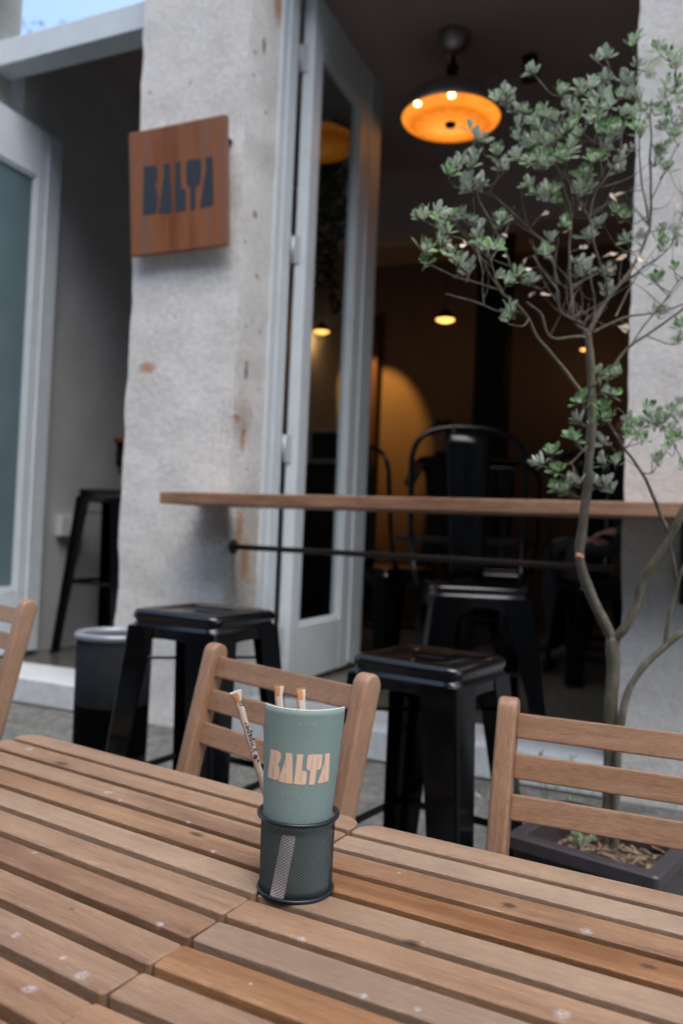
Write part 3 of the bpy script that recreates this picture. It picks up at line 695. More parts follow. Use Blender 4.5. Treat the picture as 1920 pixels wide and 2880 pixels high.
# ------------------------------------------------------------------ slatted wooden tables
TZ = .72
def c5(x, y): return (x * .6122, 1920 + y * .6122)
def c6(x, y): return (960 + x * .6122, 1920 + y * .6122)
def to_local(px, py, a, org):
    p = on_z(px, py, TZ); d = Vector((p.x - org[0], p.y - org[1]))
    return d.x * cos(a) - d.y * sin(a), d.x * sin(a) + d.y * cos(a), TZ
def rounded_slat(x0, x1, y0, y1, rc, which):
    pts = []
    for (cx, cy, a0, key) in ((x1, y1, 0, 'tr'), (x0, y1, 90, 'tl'), (x0, y0, 180, 'bl'), (x1, y0, 270, 'br')):
        r = rc if key in which else .004
        ox = cx - r if cx == x1 else cx + r; oy = cy - r if cy == y1 else cy + r
        n = 8 if key in which else 2
        for i in range(n + 1):
            a = rad(a0 + 90 * i / n); pts.append((ox + r * cos(a), oy + r * sin(a)))
    return pts
def table(name, a, s0, s1, t1, nsl, pitch, wd, label, tones, stains, knots, seed, skew=0.0):
    random.seed(seed)
    t0 = t1 - (nsl - 1) * pitch - wd; sc, tc_ = (s0 + s1) / 2, (t0 + t1) / 2
    org = (sc * cos(a) + tc_ * sin(a), -sc * sin(a) + tc_ * cos(a))
    e = empty(name, (org[0], org[1], 0), -a, label, 'table', 'slatted wooden tables pushed end to end')
    st = [(*to_local(*p, a, org), r, one) for p, r in stains]; kn = [(*to_local(*p, a, org), r, (.5, 1, 1)) for p, r in knots]
    M = wood(name + '_wood', (.215, .122, .072), (.305, .190, .116), (.385, .258, .165), .46, st, kn)
    X0, X1 = s0 - sc, s1 - sc; mb = MB(); th = .022
    for k in range(nsl):
        y1 = t1 - tc_ - k * pitch; y0 = y1 - wd
        wh = ('tl', 'tr') if k == 0 else (('bl', 'br') if k == nsl - 1 else ())
        jit = random.uniform(-.0012, .0012) - skew * (y1 + tc_ - .467)
        mb.prism(rounded_slat(X0 + jit, X1 + jit, y0, y1, .030, wh), TZ - th + random.uniform(-.0006, 0), TZ, .0028, 3, tone=tones[k % len(tones)])
    mb.build('tabletop', M, e)
    M2 = wood(name + '_frame_wood', (.20, .10, .06), (.30, .165, .10), (.36, .21, .14), .55)
    mb = MB()
    for x in (X0 + .07, 0, X1 - .07): mb.box((x, 0, TZ - th - .0155), (.045, t1 - t0 - .03, .030), long_axis=1)
    for y in (t0 - tc_ + .05, t1 - tc_ - .05): mb.box((0, y, TZ - th - .062), (X1 - X0 - .08, .022, .060))
    mb.build('under_frame', M2, e)
    for x in (X0 + .06, X1 - .06):
        for y in (t0 - tc_ + .08, t1 - tc_ - .08):
            gz = ground_z(org[0] + x, org[1] + y); gz = 0.0
            mb = MB(); mb.bar((x, y, gz), (x, y, TZ - th - .03), .045, .03, up=(0, 1, 0)); mb.build('leg', M2, e)
    return e
st6 = [(c6(263, 874), .0038), (c6(1125, 1140), .0085), (c6(375, 1192), .0035), (c6(1012, 1525), .0105), (c6(348, 1500), .0045), (c6(103, 1438), .005), (c6(342, 1400), .0035),
       (c5(1383, 1178), .006), (c5(937, 1383), .0025), (c5(1152, 1384), .0033)]
kn6 = [(c6(770, 1023), .0075), (c6(325, 1192), .0065), (c6(1410, 1305), .0055)]
st5 = [(c5(135, 303), .009), (c5(495, 505), .009), (c5(865, 637), .0045), (c5(1050, 825), .0075), (c5(980, 772), .006), (c5(730, 1110), .006), (c5(375, 1340), .0085),
       (c5(145, 1405), .009), (c5(120, 893), .006), (c5(160, 780), .005), (c5(80, 1158), .006), (c5(290, 1265), .0045), (c5(550, 540), .004)]
kn5 = [(c5(905, 697), .008), (c5(285, 372), .010), (c5(330, 1040), .0025)]
# tone = (dark red, orange oil, grey)
table('slatted_table', rad(28.17), -.486, .255, 1.013, 13, .0559, .0430, 'slatted wooden table on the right, with orange oiled slats and white stains',
      [(0, .15, .55), (0, .0, .95), (.12, .45, .1), (.05, .95, 0), (0, .15, .7), (.1, .35, .2), (0, .05, .8), (.0, .85, 0), (0, .3, .5), (.2, .4, 0), (0, .2, .3), (.1, .5, 0), (0, .1, .3)], st6, kn6, 5)
table('slatted_table', rad(32.37), -1.245, -.5205, .981, 13, .0567, .0436, 'slatted wooden table on the left, paler and pinkish',
      [(.15, .0, .35), (.12, .12, .15), (.05, .0, .1), (.10, .30, .0), (.0, .1, .6), (.05, .1, .3), (.35, .10, .1), (.05, .2, .25), (.1, .15, .4), (0, .35, .1), (.05, .45, .2), (.1, .2, 0)], st5, kn5, 9, .079)

# ------------------------------------------------------------------ folding wooden chairs
M_chair = wood('chair_wood', (.26, .142, .083), (.335, .195, .119), (.39, .242, .155), .44, tonevar=.6, grain=.6)
def chair(loc, rz, label):
    random.seed(21)
    e = empty('folding_chair', loc, rz, label, 'chair', 'slatted wooden folding chairs at the tables')
    zt = .82; hw = .2; lean = rad(14)
    def yback(z): return .235 - (zt - z) * math.tan(lean)
    for sx in (-1, 1):
        # side profile with a round head, extruded across
        n = 10; dp = .021; prof = []
        for i in range(n + 1):
            a = pi * i / n; prof.append((dp * cos(a), -dp + dp * sin(a) * 1.0))
        prof = [(p[0], p[1]) for p in prof] + [(-dp, -.84), (dp, -.84)]
        bm_M = Matrix.Translation((sx * hw, yback(zt), zt)) @ Matrix.Rotation(-lean, 4, 'X')
        # prism lies in local XY -> map x->y(depth), y->z, extrude->x
        Rm = Matrix(((0, 0, 1, 0), (1, 0, 0, 0), (0, 1, 0, 0), (0, 0, 0, 1)))
        mb = MB(); g = (random.uniform(0, 50), random.uniform(0, 50), 0)
        mb.prism(prof, -.0155, .0155, .006, 3, M=bm_M @ Rm, tone=(.05, .1, .1), smooth=True)
        mb.gc = [(q[1], q[0], q[2]) for q in mb.gc]
        mb.build('back_post', M_chair, e)
    for k, zc in enumerate((zt - .045, zt - .108, zt - .171)):
        mb = MB(); n = 12; wd_, th_ = .041, .012; tn = ((.15, .05, .1), (.05, .15, .05), (.1, .1, .15))[k]
        R = Matrix.Rotation(-lean, 3, 'X')
        mb.box((0, yback(zc) + .004, zc), (2 * hw - .030, th_, wd_), rot=R, bev=.0035, seg=3, tone=tn)
        mb.build('back_slat', M_chair, e)
    for k in range(6):
        y = -.17 + k * .066
        mb = MB(); mb.box((0, y, .43), (2 * hw - .05, .055, .015), bev=.003); mb.build('seat_slat', M_chair, e)
    mb = MB()
    for sx in (-1, 1): mb.box((sx * (hw - .035), 0, .407), (.022, .40, .03), bev=.003, long_axis=1)
    mb.build('seat_rail', M_chair, e)
    for sx in (-1, 1):
        mb = MB(); mb.bar((sx * (hw - .036), .22, .0), (sx * (hw - .036), -.17, .39), .022, .036, up=(0, 0, 1)); mb.build('leg', M_chair, e)
    return e
def place_chair(pl, yaw, make=None, label=''):
    """pl: world point of the head of one back post; side: which post"""
    side, p = pl; rz = -rad(yaw)
    off = Matrix.Rotation(rz, 3, 'Z') @ Vector((side * .2, .235, 0)); base = Vector((p.x, p.y, 0)) - off
    gz = ground_z(base.x, base.y); sc = (p.z - gz) / .82
    if make is None:
        e = chair((base.x, base.y, gz), rz, label); e.scale = (1.04, 1, sc); return e
    return copy_tree(make, (base.x, base.y, gz), rz, label, (1.04, 1, sc))
ch = place_chair((-1, at_depth(620, 1810, 1.66)), 43, None, 'wooden folding chair behind the menu holder')
place_chair((-1, at_depth(1446, 1961, 1.355)), 23, ch, 'wooden folding chair in front of the planter, cut by the right edge')
place_chair((1, at_depth(80, 1686, 2.05)), 42, ch, 'wooden folding chair of which only one back post shows at the left edge')

# ------------------------------------------------------------------ wire mesh cup
CX, CY = -.0342, .9085
M_wire = simple('dark_blue_black_wire', (.012, .017, .024), .30, .2, spec=.5)
cup = empty('mesh_cup', (CX, CY, TZ), 0, 'dark wire mesh pencil cup holding the menu and sugar sticks', 'cup')
HC = .084; RB_, RT = .0400, .0412
mb = MB(); NS = 52; steps = 40
for fam in (1, -1):
    for k in range(NS):
        a0 = 2 * pi * k / NS; pts = []
        for i in range(steps + 1):
            t = i / steps; a = a0 + fam * 3.1 * t; r = RB_ + (RT - RB_) * t + (.0002 if fam > 0 else -.0002); pts.append((r * cos(a), r * sin(a), .003 + (HC - .004) * t))
        mb.tube(pts, .00030, 3, cap=False)
mb.build('wire_mesh', M_wire, cup)
mb = MB(); mb.tube([((RT + .0026) * cos(a), (RT + .0026) * sin(a), HC) for a in [2 * pi * k / 64 for k in range(64)]], .0026, 12, closed=True); mb.build('top_rim', M_wire, cup)
mb = MB(); mb.tube([((RB_ + .0012) * cos(a), (RB_ + .0012) * sin(a), .0024) for a in [2 * pi * k / 64 for k in range(64)]], .0022, 10, closed=True)
mb.lathe([(RB_ - .001, .003), (RB_ - .004, .0035), (0, .0035)], 40); mb.build('base_ring', M_wire, cup)

# ------------------------------------------------------------------ menu card
m, nt, b = new_mat('sage_green_card'); M_card = m
oc = N(nt, 'ShaderNodeTexCoord').outputs['Object']
f1 = noise_n(nt, oc, 900, 2, .7); f2 = noise_n(nt, oc, 40, 3, .6)
c = ramp(nt, f1.outputs['Fac'], [(.3, (.148, .215, .198)), (.7, (.205, .282, .264))])
c = mix(nt, .25, c, ramp(nt, f2.outputs['Fac'], [(.3, (.84, .86, .86)), (.65, (1, 1, 1))]), 'MULTIPLY')
L(nt, c, b.inputs['Base Color']); b.inputs['Roughness'].default_value = .62; bump(nt, f1.outputs['Fac'], b, .12, .0004)
M_cream = simple('peach_print', (.66, .46, .33), .6, var=.05, scale=400)
M_line = simple('pale_teal_print', (.27, .37, .35), .6)
M_slit = simple('dark_print_line', (.17, .20, .17), .6)
M_paper = simple('white_paper', (.70, .70, .69), .7)
toc = Vector((-CX, -CY, 0)).normalized(); EN = Matrix.Rotation(rad(-3.0), 3, 'Z') @ toc; EX = Vector((-EN.y, EN.x, 0))
ZB, ZT_ = TZ + .005, .9245
def card_pt(s, z, off=0.0):
    t = max(0.0, (z - .80) / (ZT_ - .80)); t2 = t * t * (3 - 2 * t) * .5 + t * .5
    R = .0388 + (.0525 - .0388) * t2; f = .0386 - .0095 * t2; lx = .0038 * t - .001
    R2 = R + off; a = s / R
    return Vector((CX, CY, 0)) + EN * (f - R + R2 * cos(a)) + EX * (R2 * sin(a) + lx) + Vector((0, 0, z))
def card_R(z):
    t = max(0.0, (z - .80) / (ZT_ - .80)); t2 = t * t * (3 - 2 * t) * .5 + t * .5; return .0388 + (.0525 - .0388) * t2
mn = empty('menu_card', (CX, CY, ZB), 0, 'sage green paper menu lettered BALTA cafe standing in the mesh cup', 'menu')
OFFM = Vector((CX, CY, ZB))
def sheet(mb, off0, off1, hw, z0, z1, dz=0, mat=0):
    nS, nZ = 40, 30; lay = []
    for off in (off0, off1):
        lay.append([[card_pt(hw * (2 * i / nS - 1), z0 + (z1 - z0) * j / nZ, off) - OFFM for j in range(nZ + 1)] for i in range(nS + 1)])
    vs = [p for l in lay for r in l for p in r]; o2 = (nS + 1) * (nZ + 1); fs = []
    q = lambda i, j: i * (nZ + 1) + j
    for i in range(nS):
        for j in range(nZ):
            fs.append((q(i, j), q(i + 1, j), q(i + 1, j + 1), q(i, j + 1))); fs.append((o2 + q(i, j), o2 + q(i, j + 1), o2 + q(i + 1, j + 1), o2 + q(i + 1, j)))
    for i in range(nS):
        for j in (0, nZ): fs.append((q(i, j), q(i + 1, j), o2 + q(i + 1, j), o2 + q(i, j)))
    for j in range(nZ):
        for i in (0, nS): fs.append((q(i, j), q(i, j + 1), o2 + q(i, j + 1), o2 + q(i, j)))
    mb.add(vs, fs, mat, None, (0, 0, 0), True)
mb = MB(); sheet(mb, 0.0, -.0003, .054, ZB, ZT_); mb.build('cover', M_card, mn)
mb = MB(); sheet(mb, -.0006, -.0017, .0541, ZB + .001, ZT_ + .0004); mb.build('pages', M_paper, mn)
def text_map(x, y, k):
    X = (x - .5) * .0668 - .0015; z = .8462 + y * .0625; R = card_R(z); s = R * math.asin(max(-.99, min(.99, X / R)))
    return card_pt(s, z, .0003 + k * .0002) - OFFM
mb = MB(); letters_mesh(mb, text_map, .04, 0, slits=1, slit_w=.0032, slit_off=1); mb.build('lettering', [M_cream, M_slit], mn)
def strokes(lst, wd, x_c=730, closed=False):
    mb = MB()
    def mp(x, y): 
        X = (x - x_c) / 670 * .045; z = ZT_ - (y - 132) * 6.02e-5; R = card_R(z); return card_pt(R * math.asin(X / R), z, .0003) - OFFM
    for pl_ in lst:
        # smooth
        P = [Vector((p[0], p[1])) for p in pl_]; Q = []
        for i in range(len(P) - 1):
            p0 = P[max(i - 1, 0)]; p1 = P[i]; p2 = P[i + 1]; p3 = P[min(i + 2, len(P) - 1)]
            for k in range(4):
                t = k / 4; Q.append(.5 * ((2 * p1) + (p2 - p0) * t + (2 * p0 - 5 * p1 + 4 * p2 - p3) * t * t + (3 * p1 - p0 - 3 * p2 + p3) * t ** 3))
        Q.append(P[-1]); vv = []
        for i, q in enumerate(Q):
            d = (Q[min(i + 1, len(Q) - 1)] - Q[max(i - 1, 0)]); d = d.normalized() if d.length > 0 else Vector((1, 0)); nn = Vector((-d.y, d.x)) * wd
            vv += [mp(*(q + nn)), mp(*(q - nn))]
        mb.add(vv, [(2 * i, 2 * i + 1, 2 * i + 3, 2 * i + 2) for i in range(len(Q) - 1)])
    return mb
cafe = [[(560,1562),(530,1548),(500,1570),(480,1620),(480,1665),(503,1680),(535,1665),(572,1630)],
        [(645,1562),(608,1550),(582,1580),(570,1630),(580,1662),(606,1652),(630,1612),(646,1562),(634,1635),(642,1666),(668,1655),(700,1615)],
        [(700,1615),(760,1560),(840,1490),(878,1472),(892,1488),(862,1530),(795,1610),(742,1680),(702,1750),(690,1783),(712,1790),(752,1750),(772,1700),(762,1662),(800,1640),(850,1620)],
        [(850,1620),(890,1600),(930,1562),(922,1545),(895,1560),(870,1610),(876,1660),(908,1665),(950,1632),(980,1595)], [(935,1520),(978,1490)]]
strokes(cafe, 3.4).build('script_print', M_line, mn)
menu_s = [[(638,408),(650,375),(664,350),(660,378),(652,405),(668,370),(692,350),(690,376),(682,405),(698,370),(722,352),(720,380),(716,402),(740,398)],
          [(750,385),(778,376),(786,358),(768,352),(752,376),(758,402),(792,394)], [(800,405),(812,376),(822,350),(818,378),(836,354),(856,356),(850,384),(850,404),(868,398)],
          [(888,352),(876,388),(886,406),(912,384),(930,352),(920,388),(922,406),(968,400)]]
mb = strokes(menu_s, 4.0); mb.build('script_print', M_line, mn)
def poly_pts(p): return [q for i in range(len(p) - 1) for q in [tuple(Vector(p[i]).lerp(Vector(p[i + 1]), k / 3)) for k in range(3)]] + [p[-1]]
box_s = [poly_pts([(742,485),(862,485),(862,565),(742,565),(742,485)]), [(800,505),(778,512),(770,530),(782,545),(800,540),(804,526),(792,522)], [(822,510),(822,545)], [(838,512),(848,528),(838,545)]]
mb = strokes(box_s, 2.2); mb.build('box_print', M_line, mn)
# white paper slip caught between the mesh and the menu
ps = empty('paper_slip', (CX, CY, ZB), 0, 'slanted white paper slip inside the mesh cup', 'paper slip')
mb = MB(); n = 14; vs = []
for i in range(n + 1):
    t = i / n; z = .7225 + .0695 * t; xc = -.0165 + .0105 * t
    for j in range(5):
        X = xc + (j / 4 - .5) * .0150; R = .0388; vs.append(card_pt(R * math.asin(X / R), z, .0007) - OFFM)
mb.add(vs, [(i * 5 + j, i * 5 + j + 1, i * 5 + j + 6, i * 5 + j + 5) for i in range(n) for j in range(4)]); o = mb.build('slip', simple('bright_white_paper', (.80, .80, .82), .6), ps)
o.modifiers.new('t', 'SOLIDIFY').thickness = -.0002

# ------------------------------------------------------------------ sugar sticks
m, nt, b = new_mat('sugar_stick_paper'); M_stick = m
gc = N(nt, 'ShaderNodeAttribute', attribute_name='gc').outputs['Vector']
sx = N(nt, 'ShaderNodeSeparateXYZ'); L(nt, gc, sx.inputs[0])
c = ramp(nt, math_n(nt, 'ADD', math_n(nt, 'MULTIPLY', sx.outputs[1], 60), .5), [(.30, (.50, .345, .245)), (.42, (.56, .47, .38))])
tk = N(nt, 'ShaderNodeTexWave', wave_type='BANDS', bands_direction='X'); tk.inputs['Scale'].default_value = 210; L(nt, gc, tk.inputs['Vector'])
msk = math_n(nt, 'MULTIPLY', math_n(nt, 'LESS_THAN', sx.outputs[1], -.0030), math_n(nt, 'GREATER_THAN', tk.outputs['Fac'], .6))
c = mix(nt, math_n(nt, 'MULTIPLY', msk, .55), c, (.25, .12, .07))
c = mix(nt, .3, c, ramp(nt, noise_n(nt, gc, 500, 3, .6).outputs['Fac'], [(.3, (.75, .72, .7)), (.6, (1, 1, 1))]), 'MULTIPLY')
# brown printed band near the crimped end
c = mix(nt, math_n(nt, 'MULTIPLY', math_n(nt, 'LESS_THAN', sx.outputs[0], .013), math_n(nt, 'LESS_THAN', sx.outputs[1], .0018)), c, (.42, .20, .075))
L(nt, c, b.inputs['Base Color']); b.inputs['Roughness'].default_value = .6
M_print = simple('dark_blue_print', (.045, .055, .065), .6)
M_brownp = simple('kraft_brown_print', (.36, .19, .085), .6)
def stick(p0, p1, label, width=.0082, crimp=.0140, twist=0.0, text=False, bend=0.0, face=None):
    e = empty('sugar_stick', p1, 0, label, 'sugar stick', 'paper sugar sticks in the mesh cup'); base = Vector(p1)
    ax = (Vector(p1) - Vector(p0)); ln = ax.length; ax.normalize()
    view = (Vector(p0) - Vector((0, 0, H))).normalized(); wv = ax.cross(view).normalized()
    wv = Matrix.Rotation(twist, 3, ax) @ wv
    nv = ax.cross(wv).normalized()
    if nv.dot(view) > 0: nv = -nv
    if wv.dot(CAMR) < 0: wv = -wv
    mb = MB(); n = 30; k = 14; vs = []; gcs = []; fs = []
    for i in range(n + 1):
        t = i / n; x = ln * (t ** 1.25); d = x
        c_ = max(0.0, 1 - d / .011); sm = c_ * c_ * (3 - 2 * c_)
        wd = width / 2 + (crimp - width) / 2 * sm; th = (.0019) * (1 - sm) + .00035
        wob = .0004 * sin(x * 320)
        p = Vector(p0) + ax * x + nv * (bend * sin(pi * t))
        for j in range(k):
            a = 2 * pi * j / k; vs.append(p + wv * (wd * cos(a) + wob * (1 - sm)) + nv * (th * sin(a)) - base); gcs.append((x, wd * cos(a), th * sin(a)))
    for i in range(n):
        for j in range(k): fs.append((i * k + j, i * k + (j + 1) % k, (i + 1) * k + (j + 1) % k, (i + 1) * k + j))
    fs.append(tuple(range(k))); fs.append(tuple(n * k + j for j in range(k)))
    mb.add(vs, fs, 0, gcs, (0, 0, 0), True); mb.build('paper_tube', M_stick, e)
    mb = MB(); q = Vector(p0) - base
    mb.bar(q - wv * crimp / 2, q + wv * crimp / 2, .0011, .0022, up=ax, bev=.0003); mb.build('crimped_end', M_paper if text else M_brownp, e)
    if text:
        fc = bpy.data.curves.new('lettering', 'FONT'); fc.body = 'biopaper'; fc.size = .0094; fc.offset = .00028; fc.space_character = 1.10; fc.resolution_u = 3
        to = bpy.data.objects.new('tmp_text', fc); COL.objects.link(to); bpy.context.view_layer.update()
        me = bpy.data.meshes.new_from_object(to.evaluated_get(bpy.context.evaluated_depsgraph_get())); bpy.data.objects.remove(to)
        mb = MB(); start = .0735
        # baseline runs up the stick, letter tops face left
        def mp(x, y, z=0):
            yy = y - .0026
            return Vector(p0) + ax * (start - x) - wv * (yy - .0013) + nv * (.0023 * math.sqrt(max(.05, 1 - ((yy - .0013) / (width / 2)) ** 2)) + .00025) - base
        mb.add([mp(v.co.x, v.co.y * .95) for v in me.vertices], [tuple(p.vertices) for p in me.polygons])
        # leaf-shaped emblem below the word: one large, one small drop
        def drop(cx, cy, r, ang):
            pts = []
            for i in range(18):
                a = 2 * pi * i / 18; rr = r * (1 + .35 * max(0, cos(a)) ** 3); pts.append((cx + rr * cos(a + ang), cy + rr * sin(a + ang) * .95))
            mb.add([mp(*p) for p in pts], [tuple(range(18))])
        drop(-.0050, .0030, .0026, 2.2); drop(-.0105, .0012, .0018, 2.6)
        # scribbled mark near the crimp
        def rib(pts, w_):
            vv = []
            for i, p in enumerate(pts):
                a = Vector(pts[max(i - 1, 0)]); b2 = Vector(pts[min(i + 1, len(pts) - 1)]); d = (b2 - a).normalized(); nn = Vector((-d.y, d.x)) * w_
                vv += [mp(p[0] + nn.x, p[1] + nn.y), mp(p[0] - nn.x, p[1] - nn.y)]
            mb.add(vv, [(2 * i, 2 * i + 1, 2 * i + 3, 2 * i + 2) for i in range(len(pts) - 1)])
        o_ = start - .0165
        rib([(o_ - .001, -.0005), (o_, .0025), (o_ + .0015, .0038), (o_ + .0035, .003), (o_ + .005, .001), (o_ + .006, -.001)], .00045)
        rib([(o_ + .001, .0018), (o_ + .003, .0015), (o_ + .0035, -.0002), (o_ + .002, -.001)], .0004); rib([(o_ - .001, .0002), (o_ + .004, .0002)], .0004)
        mb.build('lettering', M_print, e)
    return e
a0 = at_depth(663, 1946, .925); a1 = at_depth(745, 2222, .930); dirn = (a1 - a0)
stick(a0, a0 + dirn * 1.66, 'leaning sugar stick printed biopaper, left of the menu', text=True)
b0 = at_depth(783, 1927, .955); stick(b0, Vector((CX - .012, CY + .018, TZ + .012)), 'sugar stick with brown top, first behind the menu', width=.0100, crimp=.0135, twist=.25)
b0 = at_depth(846, 1937, .955); stick(b0, Vector((CX + .012, CY + .020, TZ + .012)), 'pale sugar stick with folded top, second behind the menu', width=.0105, crimp=.0120, twist=-.3)

# ------------------------------------------------------------------ planter and tree
PR = rad(38.5); nc = on_z(1851, 2470, .44); ex = Vector((cos(PR), -sin(PR), 0)); ey = Vector((sin(PR), cos(PR), 0)); SQ = .345
pc = nc - ex * SQ / 2 + ey * SQ / 2; gz = ground_z(pc.x, pc.y); ph = .44 - gz
pt = empty('planter', (pc.x, pc.y, gz), -PR, 'square dark brown plastic planter behind the right chair', 'planter')
def sq(h, z, r=.012): return rsq(h, r, z, 4)
mb = MB(); h = SQ / 2
rings(mb, [sq(h * .80, 0), sq(h * .82, .01), sq(h * .93, ph - .035), sq(h * .95, ph - .033), sq(h, ph - .03), sq(h, ph - .004), sq(h - .003, ph), sq(h - .030, ph), sq(h - .033, ph - .004), sq(h - .036, ph - .10)], True, False, smooth=False)
mb.build('pot', M_planter, pt)
mb = MB(); n = 16; vs = []
for i in range(n + 1):
    for j in range(n + 1):
        x = (i / n * 2 - 1) * (h - .028); y = (j / n * 2 - 1) * (h - .028); vs.append((x, y, ph - .075 + .02 * noise.noise(Vector((x * 14, y * 14, 2)))))
mb.add(vs, [(i * (n + 1) + j, (i + 1) * (n + 1) + j, (i + 1) * (n + 1) + j + 1, i * (n + 1) + j + 1) for i in range(n) for j in range(n)], 0, None, (0, 0, 0), True)
mb.build('soil', M_soil, pt)
random.seed(4); mb = MB()
for i in range(260):
    x = random.uniform(-h + .035, h - .035); y = random.uniform(-h + .035, h - .035); a = random.uniform(0, 6.28); l_ = random.uniform(.01, .04); z = ph - .070 + random.uniform(0, .014)
    mb.bar((x, y, z), (x + l_ * cos(a), y + l_ * sin(a), z + random.uniform(-.004, .01)), random.uniform(.003, .008), .0015, bev=0, mat=0)
o = mb.build('mulch', M_mulch, pt)
sw = MB()
def leaf_mat(name, top, under, edge=None, rough=.45):
    m, nt, b = new_mat(name); ge = N(nt, 'ShaderNodeNewGeometry'); tn = N(nt, 'ShaderNodeAttribute', attribute_name='tone'); s_ = N(nt, 'ShaderNodeSeparateColor'); L(nt, tn.outputs['Color'], s_.inputs[0])
    t1 = mix(nt, s_.outputs[0], top, tuple(c * 1.9 for c in top)); u1 = mix(nt, s_.outputs[1], under, tuple(c * .55 for c in under))
    gcx = N(nt, 'ShaderNodeSeparateXYZ'); at = N(nt, 'ShaderNodeAttribute', attribute_name='gc'); L(nt, at.outputs['Vector'], gcx.inputs[0])
    if edge: t1 = mix(nt, math_n(nt, 'GREATER_THAN', gcx.outputs[1], .80), t1, edge)
    c = mix(nt, ge.outputs['Backfacing'], t1, u1); L(nt, c, b.inputs['Base Color']); b.inputs['Roughness'].default_value = rough; b.inputs['Specular IOR Level'].default_value = .4
    tl = N(nt, 'ShaderNodeBsdfTranslucent'); L(nt, c, tl.inputs[0]); ms = N(nt, 'ShaderNodeMixShader'); ms.inputs[0].default_value = .3
    L(nt, b.outputs[0], ms.inputs[1]); L(nt, tl.outputs[0], ms.inputs[2]); L(nt, ms.outputs[0], nt.nodes['Material Output'].inputs[0]); return m
M_leaf = leaf_mat('olive_leaf', (.075, .19, .042), (.66, .74, .61), (.54, .64, .46))
M_dead = leaf_mat('dead_leaf', (.60, .50, .38), (.50, .40, .31))
M_ivy = leaf_mat('ivy_leaf', (.020, .050, .022), (.05, .09, .05))
m, nt, b = new_mat('smooth_bark'); M_bark = m
oc = N(nt, 'ShaderNodeTexCoord').outputs['Object']; n1 = noise_n(nt, mapping(nt, oc, (60, 60, 14)), 1, 4, .6); n2 = noise_n(nt, oc, 14, 3, .6); n3 = noise_n(nt, mapping(nt, oc, (30, 30, 160)), 1, 3)
c = ramp(nt, n1.outputs['Fac'], [(.3, (.085, .068, .052)), (.55, (.17, .145, .115)), (.75, (.27, .24, .20))])
c = mix(nt, ramp(nt, n2.outputs['Fac'], [(.45, (0, 0, 0)), (.62, (.7, .7, .7))]), c, (.085, .095, .045))
L(nt, c, b.inputs['Base Color']); b.inputs['Roughness'].default_value = .85; bump(nt, math_n(nt, 'ADD', n1.outputs['Fac'], math_n(nt, 'MULTIPLY', n3.outputs['Fac'], .5)), b, .5, .003)

def crom(P, k=5):
    Q = []
    for i in range(len(P) - 1):
        p0 = P[max(i - 1, 0)]; p1 = P[i]; p2 = P[i + 1]; p3 = P[min(i + 2, len(P) - 1)]
        for j in range(k):
            t = j / k; Q.append(.5 * ((2 * p1) + (p2 - p0) * t + (2 * p0 - 5 * p1 + 4 * p2 - p3) * t * t + (3 * p1 - p0 - 3 * p2 + p3) * t ** 3))
    Q.append(P[-1].copy()); return Q
TRB = at_depth(1712, 2395, 1.99)
tree = empty('potted_tree', (TRB.x, TRB.y, TRB.z), 0, 'small multi stemmed tree with grey green oval leaves growing in the planter', 'tree')
TO = Vector(TRB); BR = []      # sampled branch points (world, radius)
def limb(mb, pts, d0, d1, r0, r1, seg=8, knob=.0, jit=.004):
    P = []
    for i, (x, y) in enumerate(pts):
        t = i / max(1, len(pts) - 1); P.append(at_depth(x, y, d0 + (d1 - d0) * t))
    Q = crom(P, 6); n = len(Q); rr = []
    for i, q in enumerate(Q):
        t = i / (n - 1); r = r0 + (r1 - r0) * t; r *= 1 + .10 * noise.noise(q * 30) + knob * max(0, noise.noise(q * 22)) ; rr.append(r)
        if 0 < i < n - 1: q += Vector((noise.noise(q * 18), noise.noise(q * 18 + Vector((5, 0, 0))), noise.noise(q * 18 + Vector((0, 7, 0))))) * jit
    mb.tube([q - TO for q in Q], rr, seg)
    for q, r in zip(Q, rr): BR.append((q.copy(), r))
    return Q
k_ = 1.0 / FPX
mb = MB()
limb(mb, [(1708, 2420), (1712, 2300), (1716, 2150), (1715, 2020), (1721, 1900), (1722, 1790)], 1.99, 1.955, .0175, .0160, 12, .25, .002)
limb(mb, [(1728, 2420), (1730, 2330), (1732, 2200), (1742, 2060), (1760, 1960), (1795, 1890), (1868, 1818), (1925, 1772), (2010, 1700)], 1.97, 1.90, .0105, .0065, 10, .3, .002)
mb.build('trunk', M_bark, tree)
mb = MB()
limb(mb, [(1722, 1800), (1690, 1735), (1657, 1665), (1634, 1600), (1627, 1555), (1636, 1490), (1647, 1400), (1655, 1304), (1660, 1230), (1664, 1155), (1661, 1070), (1657, 985), (1652, 935)], 1.955, 1.85, .0125, .0085, 12, .3, .002)
limb(mb, [(1722, 1800), (1751, 1771), (1787, 1699), (1810, 1623), (1853, 1559), (1891, 1495), (1925, 1425), (2000, 1300)], 1.955, 1.84, .0115, .0075, 10, .35, .002)
limb(mb, [(1868, 1818), (1883, 1729), (1904, 1640), (1925, 1590), (1990, 1500)], 1.92, 1.88, .0055, .0042, 8, .2, .002)
limb(mb, [(1904, 1640), (1883, 1540), (1868, 1470)], 1.9, 1.87, .004, .0035, 8)
limb(mb, [(1872, 1490), (1849, 1427), (1823, 1368), (1793, 1312), (1755, 1261), (1712, 1198), (1690, 1170)], 1.87, 1.80, .0048, .0022, 8)
